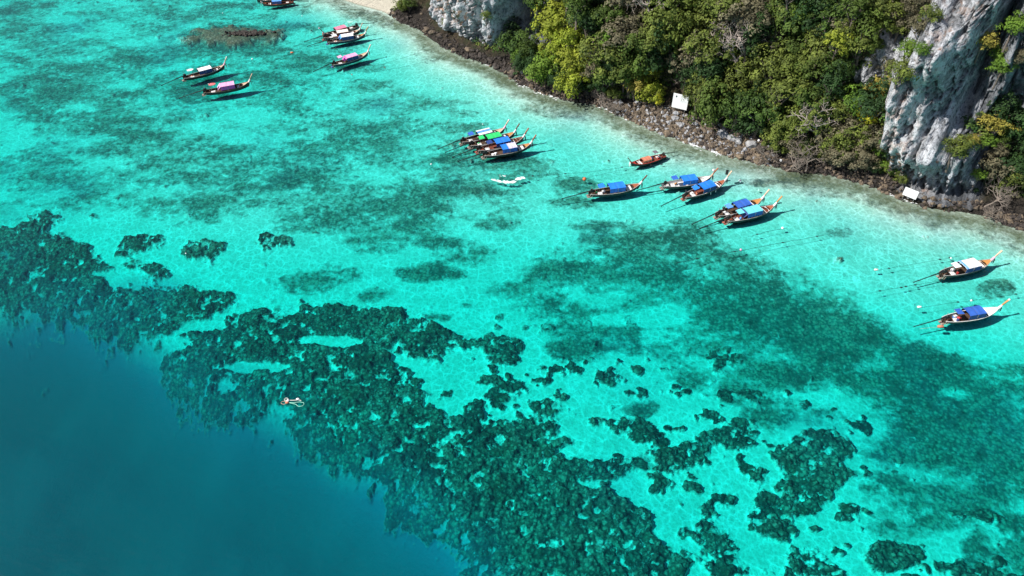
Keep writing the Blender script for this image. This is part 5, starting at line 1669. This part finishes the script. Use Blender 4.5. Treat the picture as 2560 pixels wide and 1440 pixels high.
def in_boat(i, x, y, z):
    r, sc = boat_roots[i]
    a = r.rotation_euler[2]
    return Vector((r.location.x + sc * (x * math.cos(a) - y * math.sin(a)), r.location.y + sc * (x * math.sin(a) + y * math.cos(a)), z * sc)), a, sc
def cargo(i, x, y, z, kind, mat, label, cat):
    p, a, sc = in_boat(i, x, y, z)
    root_mat = M[mat]
    mb = MB()
    if kind == 'box':
        mb.box((0, 0, .2), (.62, .42, .36)); nm = 'cooler_box'
    elif kind == 'can':
        mb.tube([(0, 0, 0), (0, 0, .4), (0, 0, .48)], [.2, .2, .08], 8); nm = 'fuel_can'
    elif kind == 'ball':
        mb.ball((0, 0, .28), .28, 10, 8); nm = 'ball_buoy'
    elif kind == 'drum':
        mb.tube([(0, 0, 0), (0, 0, .9)], .3, 10); nm = 'drum'
    else:
        r = random.Random(int(x * 100) + i)
        for k in range(4):
            mb.ball((r.uniform(-.25, .25), r.uniform(-.15, .15), .15 + .06 * k), (r.uniform(.16, .28), r.uniform(.14, .22), .15), 8, 6)
        nm = 'cloth_bundle'
    o = mb.build(nm, root_mat, None, kind in ('ball', 'bag'))
    if kind == 'box':
        MB().box((0, 0, .41), (.66, .46, .06)).build('lid', M['board'], o)
    o.location = p; o.rotation_euler = (0, 0, a + .1)
    tag(o, label, cat)
cargo(0, -3.3, .1, .25, 'bag', 'salmon', 'orange bundle in the stern of the boat with the oval white sunshade', 'bundle')
cargo(1, -3.0, -.2, .2, 'box', 'board', 'white cooler box under the coral red sunshade', 'cooler')
cargo(2, -3.2, -.1, .2, 'bag', 'cream', 'pale bundle behind the pink canopy near the small pink awning', 'bundle')
cargo(3, -3.2, -.2, .2, 'bag', 'salmon', 'reddish bundle at the stern of the white canopied boat of the trio', 'bundle')
cargo(8, -3.5, .0, .2, 'bag', 'board', 'white heap of cloth in the stern of the farthest raft boat', 'bundle')
cargo(9, -3.4, .0, .2, 'bag', 'green', 'green bundle in the stern of the green roofed boat', 'bundle')
cargo(10, -3.5, .1, .2, 'bag', 'board', 'white bundle in the stern of the third raft boat', 'bundle')
cargo(11, -2.6, -.3, .5, 'bag', 'white', 'large white bundle behind the half lilac canopy', 'bundle')
cargo(11, -3.3, -.45, .4, 'can', 'white', 'small white can by the large white bundle', 'can')
cargo(12, -3.3, .1, .4, 'box', 'red', 'red box at the stern of the small red trimmed boat', 'box')
cargo(12, -1.6, -.4, .3, 'bag', 'navy', 'dark blue bundle on the side of the small red trimmed boat', 'bundle')
cargo(13, -3.9, .1, .3, 'can', 'green', 'green can beside the engine of the boat by the orange buoy', 'can')
cargo(13, -2.3, .2, .25, 'box', 'board', 'white cooler behind the blue canopy of the boat by the orange buoy', 'cooler')
cargo(14, -2.4, .2, .25, 'bag', 'wood', 'brownish bundle behind the blue canopy of the pale bowed boat', 'bundle')
cargo(14, 5.95, .35, 2.3, 'ball', 'cloth', 'white ball hanging at the prow post of the pale bowed boat', 'buoy')
cargo(15, -3.1, .35, .25, 'box', 'board', 'white box under the awning of the slack canopied boat', 'box')
cargo(15, -2.3, -.3, .3, 'bag', 'salmon', 'orange and white bundle at the rear of the slack blue canopy', 'bundle')
cargo(15, 6.0, .55, 2.3, 'drum', 'engine', 'black drum tied behind the prow post of the slack canopied boat', 'drum')
cargo(16, -3.5, .1, .3, 'box', 'board', 'white box in the stern of the deep blue roofed boat', 'box')
cargo(16, -3.9, .25, 1.5, 'ball', 'engine', 'black ball float above the stern of the deep blue roofed boat', 'float')
cargo(17, -2.4, -.45, .35, 'bag', 'sky', 'light blue cloth at the rear side of the cyan canopy', 'bundle')
cargo(17, -3.3, .1, .3, 'bag', 'grey', 'grey bundle in the stern of the cyan roofed boat', 'bundle')
cargo(18, -2.2, -.5, .3, 'can', 'red', 'red can behind the big white canopy', 'can')
cargo(18, -2.9, .2, .3, 'bag', 'grey', 'grey heap in the stern of the big white canopied boat', 'bundle')
cargo(19, -2.4, -.1, .45, 'bag', 'red', 'bright red bundle under the awning of the navy roofed boat', 'bundle')
cargo(19, -2.9, .35, .35, 'box', 'sky', 'pale blue box next to the bright red bundle', 'box')
cargo(19, -3.1, -.6, .5, 'can', 'navy', 'navy can at the near side next to the bright red bundle', 'can')

#@@PERSON
# a boatman sitting behind the big white canopy, in a green top and white trousers
def person(i, x, y, z, face, label, shirt, legs):
    p, a, sc = in_boat(i, x, y, z)
    J = {  # metres, facing +x, hips at the origin
     'pel': (0, 0, 0, .15), 'sp': (.02, 0, .24, .14), 'ch': (.04, 0, .44, .16), 'nk': (.05, 0, .58, .06), 'hd': (.07, 0, .70, .095), 'tp': (.07, 0, .80, .085),
     'lh': (.05, .10, -.02, .10), 'lk': (.46, .16, .04, .075), 'la': (.50, .15, -.38, .045), 'lf': (.64, .16, -.42, .04),
     'rh': (.05, -.10, -.02, .10), 'rk': (.46, -.16, .04, .075), 'ra': (.50, -.15, -.38, .045), 'rf': (.64, -.16, -.42, .04),
     'ls': (.03, .20, .48, .07), 'le': (.10, .26, .20, .05), 'lw': (.34, .20, .12, .035), 'lp': (.42, .18, .10, .035),
     'rs': (.03, -.20, .48, .07), 're': (.10, -.26, .20, .05), 'rw': (.34, -.20, .12, .035), 'rp': (.42, -.18, .10, .035)}
    E = [('pel', 'sp'), ('sp', 'ch'), ('ch', 'nk'), ('nk', 'hd'), ('hd', 'tp'), ('pel', 'lh'), ('lh', 'lk'), ('lk', 'la'), ('la', 'lf'), ('pel', 'rh'), ('rh', 'rk'), ('rk', 'ra'), ('ra', 'rf'),
         ('ch', 'ls'), ('ls', 'le'), ('le', 'lw'), ('lw', 'lp'), ('ch', 'rs'), ('rs', 're'), ('re', 'rw'), ('rw', 'rp')]
    def skin(name, keys, grow, mat, parent):
        ks = [k for k in J if k in keys]
        me = bpy.data.meshes.new(name)
        me.from_pydata([J[k][:3] for k in ks], [(ks.index(u), ks.index(v)) for u, v in E if u in ks and v in ks], [])
        me.materials.append(mat)
        o = link(name, me, parent)
        md = o.modifiers.new('skin', 'SKIN')
        if not me.skin_vertices:
            me.attributes
        bpy.context.view_layer.objects.active = o
        for n_, sv in enumerate(me.skin_vertices[0].data if me.skin_vertices else []):
            sv.radius = (J[ks[n_]][3] + grow,) * 2
            sv.use_root = (n_ == 0)
        o.modifiers.new('sub', 'SUBSURF').levels = 1
        return o
    body = skin('person', set(J), 0.0, M['skin'], None)
    body.location = p
    body.rotation_euler = (0, 0, a + face)
    tag(body, label, 'person')
    skin('shirt', {'pel', 'sp', 'ch', 'ls', 'le', 'rs', 're'}, .018, M[shirt], body)
    skin('trousers', {'pel', 'lh', 'lk', 'la', 'rh', 'rk', 'ra'}, .018, M[legs], body)
    MB().ball((.055, 0, .80), (.105, .095, .07), 10, 7).build('hair', M['engine'], body, True)
M['teal'] = cm('teal_green_cloth', (.02, .22, .18), .8, .2)
person(18, -2.35, .35, .75, 3.0, 'person in teal green top sitting behind the big white canopy', 'teal', 'white')

#@@SIGNS
# ------------------------------------------------------------------ the signs
def sign(cx, cy, wid, hei, zc_guess, dy, label, posts, prints, yaw):
    i, j = surf_at(cx, cy + dy)
    z = LZ[i, j]
    f = Vector((LX[i, j], LY[i, j], z))
    root = empty('sign_board', (f.x, f.y, z - .1), yaw)
    tag(root, label, 'sign')
    zc = zc_guess + .1
    tilt = Matrix.Rotation(R(-14), 3, 'X')
    b = MB(); b.box((0, 0, zc), (wid, .08, hei), None)
    p_ = b.build('panel', M['white'], root)
    for x in (-wid * .38, wid * .38) if posts else ():
        MB().tube([(x, .10, -.6), (x, .10, zc + hei * .45)], .07, 6).build('post', M['pole'], root)
    fb = MB()
    for zz in (-.3, .3):
        fb.box((0, .07, zc + hei * zz), (wid * .9, .05, .08))
    fb.build('back_rail', M['pole'], root)
    if prints:
        e = MB()
        # round emblem: dark oval with a paler ring and centre bar
        n = 14
        vs = [(-wid * .28 + .17 * math.cos(6.283 * k / n), -.045, zc + hei * .31 + .24 * math.sin(6.283 * k / n)) for k in range(n)]
        vs2 = [(v[0], -.062, v[2]) for v in vs]
        e.add(vs + vs2, [tuple(n + k for k in range(n))] + [(k, (k + 1) % n, n + (k + 1) % n, n + k) for k in range(n)])
        e.build('emblem', M['engine'], p_)
        r = random.Random(4)
        for (zz, x0, x1, h_) in ((.27, -.05, .36, .13), (.08, -.03, .36, .13), (.20, -.08, .30, .05), (.01, -.02, .34, .05)):
            ln = MB()
            x = x0
            while x < x1:
                w = r.uniform(.03, .07)
                ln.box((wid * (x + w / 2), -.052, zc + hei * zz), (wid * w * .8, .02, h_ * r.uniform(.7, 1)))
                x += w
            ln.build('print_line', M['print'], p_)
    return root
M['print'] = cm('pale_grey_print', (.62, .64, .68), .7, .1)
sign(1692, 243, 3.6, 3.6, 3.2, 38, 'big white notice board with a small dark emblem above the rubble bank', True, True, R(-27))
sign(2266, 483, 2.7, 1.9, 1.4, 14, 'small blank white board at the foot of the tall pale pillar', True, False, R(-42))

#@@BUOYS
# ------------------------------------------------------------------ buoys, floats and mooring lines
def buoy(x, y, r_, mat, label, shape='ball'):
    q = G(x, y, 0)
    root = empty('buoy', (q.x, q.y, 0))
    tag(root, label, 'buoy')
    mb = MB()
    if shape == 'ball': mb.ball((0, 0, r_ * .35), r_, 12, 9)
    elif shape == 'can': mb.tube([(-r_ * 1.6, 0, .05), (-r_ * 1.2, 0, .08), (r_ * 1.2, 0, .08), (r_ * 1.6, 0, .05)], [r_ * .3, r_ * .8, r_ * .8, r_ * .3], 8)
    mb.build('float', mat, root, True)
    MB().tube([(0, 0, r_ * 1.2), (r_ * .12, 0, r_ * 1.45), (0, 0, r_ * 1.6)], .03, 5).build('ring', M['rope'], root)
    MB().tube([(0, 0, -.1), (.3, .2, -.7), (.5, .3, -1.6)], .02, 4).build('rope', M['rope'], root)
M['orange'] = cm('orange_plastic', (.75, .16, .05), .4, .15)
buoy(1461, 449, .40, M['orange'], 'round orange buoy left of the boat with the dark brown prow')
buoy(1850, 454, .33, M['white'], 'white ball buoy right of the boat with the black drum')
buoy(1897, 477, .24, M['mint'], 'pale buoy between the black drum boat and the orange foredecks')
buoy(631, 148, .22, M['white'], 'small white float above the mooring line in the upper left')
buoy(730, 132, .26, M['orange'], 'orange float on the long mooring line in the upper left', 'can')
buoy(1956, 571, .26, M['white'], 'white float below the bow of the cyan roofed boat')
buoy(1852, 625, .22, M['pink'], 'pinkish float on the line below the cyan roofed boat')
buoy(2190, 675, .24, M['cream'], 'cream float left of the big white canopied boat', 'can')
buoy(2298, 768, .24, M['white'], 'pale float left of the navy roofed boat', 'can')
buoy(2428, 752, .18, M['white'], 'small white float just above the navy roofed boat')
buoy(2351, 817, .34, M['salmon'], 'salmon and white can float under the stern of the navy roofed boat', 'can')
buoy(2377, 646, .16, M['white'], 'tiny white float by the awning of the big white canopied boat')
buoy(465, 634, .14, M['white'], 'tiny white float over the dark coral patch on the left')
buoy(1078, 411, .18, M['white'], 'white float in open water left of the raft of four')
buoy(880, 187, .16, M['salmon'], 'tiny reddish float below the pink canopied boat')
buoy(962, 169, .14, M['salmon'], 'tiny orange float on the line right of the pink canopied boat')
buoy(1207, 311, .14, M['white'], 'tiny white float behind the farthest raft boat')
buoy(2375, 1003, .01, M['white'], 'x') if False else None
buoy(557, 33, .14, M['white'], 'tiny white float left of the boats at the top edge')
buoy(755, 40, .14, M['white'], 'tiny white float below the boats at the top edge')
def mooring(pts, label, mat='shaft', rad=.024, knots=3, seed=0):
    r = random.Random(seed)
    mb = MB()
    P = []
    for k in range(len(pts) - 1):
        for q in range(6):
            f = q / 6
            x = pts[k][0] + (pts[k + 1][0] - pts[k][0]) * f; y = pts[k][1] + (pts[k + 1][1] - pts[k][1]) * f
            g_ = G(x, y + r.uniform(-.5, .5), 0)
            P.append((g_.x, g_.y, -.02 + r.uniform(-.05, .03)))
    g_ = G(*pts[-1], 0); P.append((g_.x, g_.y, 0))
    mb.tube(P, rad, 5)
    o = mb.build('mooring_line', M[mat])
    for k in range(knots):
        c = P[r.randrange(1, len(P) - 1)]
        MB().ball((c[0], c[1], .0), (.3, .16, .1), 7, 5).build('weed_clump', M['shaft'], o)
    tag(o, label, 'rope')
mooring([(578, 186), (640, 168), (730, 134), (790, 112), (826, 97)], 'mooring line from the oval sunshade boat up to the upper trio', seed=1, knots=1)
mooring([(640, 214), (690, 207), (760, 190)], 'mooring line leading right from the magenta canopied boat', seed=2, knots=2)
mooring([(926, 84), (965, 75), (1006, 66)], 'mooring line from the upper trio towards the orange stained cliff', seed=3, knots=0)
mooring([(930, 168), (990, 150), (1060, 128), (1100, 115)], 'mooring line from the pink canopied boat towards the cliff', seed=4, knots=1)
mooring([(955, 177), (1020, 164), (1085, 150)], 'lower of two faint lines right of the pink canopied boat', seed=5, knots=1)
mooring([(1318, 441), (1400, 435), (1480, 429), (1570, 416), (1640, 412), (1722, 404)], 'long dark mooring line passing under the small red trimmed boat', seed=6, knots=5)
mooring([(1480, 440), (1540, 428), (1608, 416)], 'short line above the boat by the orange buoy', seed=7, knots=0)
mooring([(1690, 658), (1770, 640), (1850, 627), (1957, 606), (2060, 588)], 'taut dark line with knots below the cyan roofed boat', seed=8, knots=4, rad=.036)
mooring([(1880, 590), (1920, 578), (1968, 570)], 'short frayed rope end at the white float below the cyan roofed boat', seed=9, knots=1, rad=.036)
mooring([(2185, 677), (2260, 664), (2325, 653), (2400, 640)], 'line behind the big white canopied boat', seed=10, knots=3)
mooring([(2170, 733), (2230, 722), (2300, 710), (2352, 702)], 'line in front of the big white canopied boat', seed=11, knots=4)
mooring([(2296, 770), (2360, 760), (2430, 751), (2500, 742), (2560, 732)], 'line behind the navy roofed boat', seed=12, knots=4)
mooring([(2300, 822), (2352, 816)], 'short rope to the salmon and white float', seed=13, knots=0, mat='rope')
# the tangle of rope drifting over the dark reef
def ring_pts(cx, cy, rx, ry, a0=0, a1=6.283, n=18):
    out = []
    for k in range(n + 1):
        a = a0 + (a1 - a0) * k / n
        q = G(cx + rx * math.cos(a), cy + ry * math.sin(a), .02)
        out.append((q.x, q.y, .03 + .02 * math.sin(a * 3)))
    return out
q = G(735, 1006)
root = empty('rope_tangle', (q.x, q.y, 0))
tag(root, 'loose tangle of pale rope with floats drifting over the dark reef', 'rope')
def sub(pts): return [(a - q.x, b - q.y, c) for a, b, c in pts]
MB().tube(sub(ring_pts(716, 999, 5, 4)), .035, 5).build('rope_loop', M['board'], root)
MB().tube(sub(ring_pts(709, 1007, 6.5, 3.5)), .035, 5).build('rope_loop', M['wood_pale'], root)
MB().tube(sub(ring_pts(716, 1000, 3, 2.5)), .04, 5).build('rope_loop', M['rope'], root)
MB().tube(sub([(*G(x, y, 0)[:2], .03) for x, y in ((722, 1007), (735, 1006.5), (750, 1005), (759, 1007), (760.5, 1011), (756, 1015), (748, 1016.5), (744, 1015), (740, 1011), (732, 1009), (722, 1007))]), .04, 5).build('rope_loop', M['mint'], root)
MB().tube(sub([(*G(x, y, 0)[:2], .03) for x, y in ((720, 1001), (735, 1001), (745, 1000), (753, 1001.5))]), .05, 5).build('rope_end', M['cream'], root)
MB().ball(sub([(*G(745, 998.5, 0)[:2], .08)])[0], (.3, .2, .18), 8, 6).build('float', M['white'], root, True)
MB().ball(sub([(*G(720, 1002.5, 0)[:2], .08)])[0], (.22, .28, .16), 8, 6).build('float', M['white'], root, True)
MB().ball(sub([(*G(718, 1007, 0)[:2], .08)])[0], (.3, .22, .18), 8, 6).build('float', M['salmon'], root, True)
# small bits on the shore that the photo shows
for (x, y, mat, lab) in ((1901, 353, 'white', 'white ball lying on the rubble bank under the green trees'), (1950, 399, 'white', 'white ball washed up at the water edge right of the rubble bank')):
    i, j = surf_at(x, y)
    o = MB().ball((0, 0, .15), .3, 10, 8).build('ball_buoy', M[mat], None, True)
    o.location = (LX[i, j], LY[i, j], LZ[i, j] + .15)
    tag(o, lab, 'buoy')
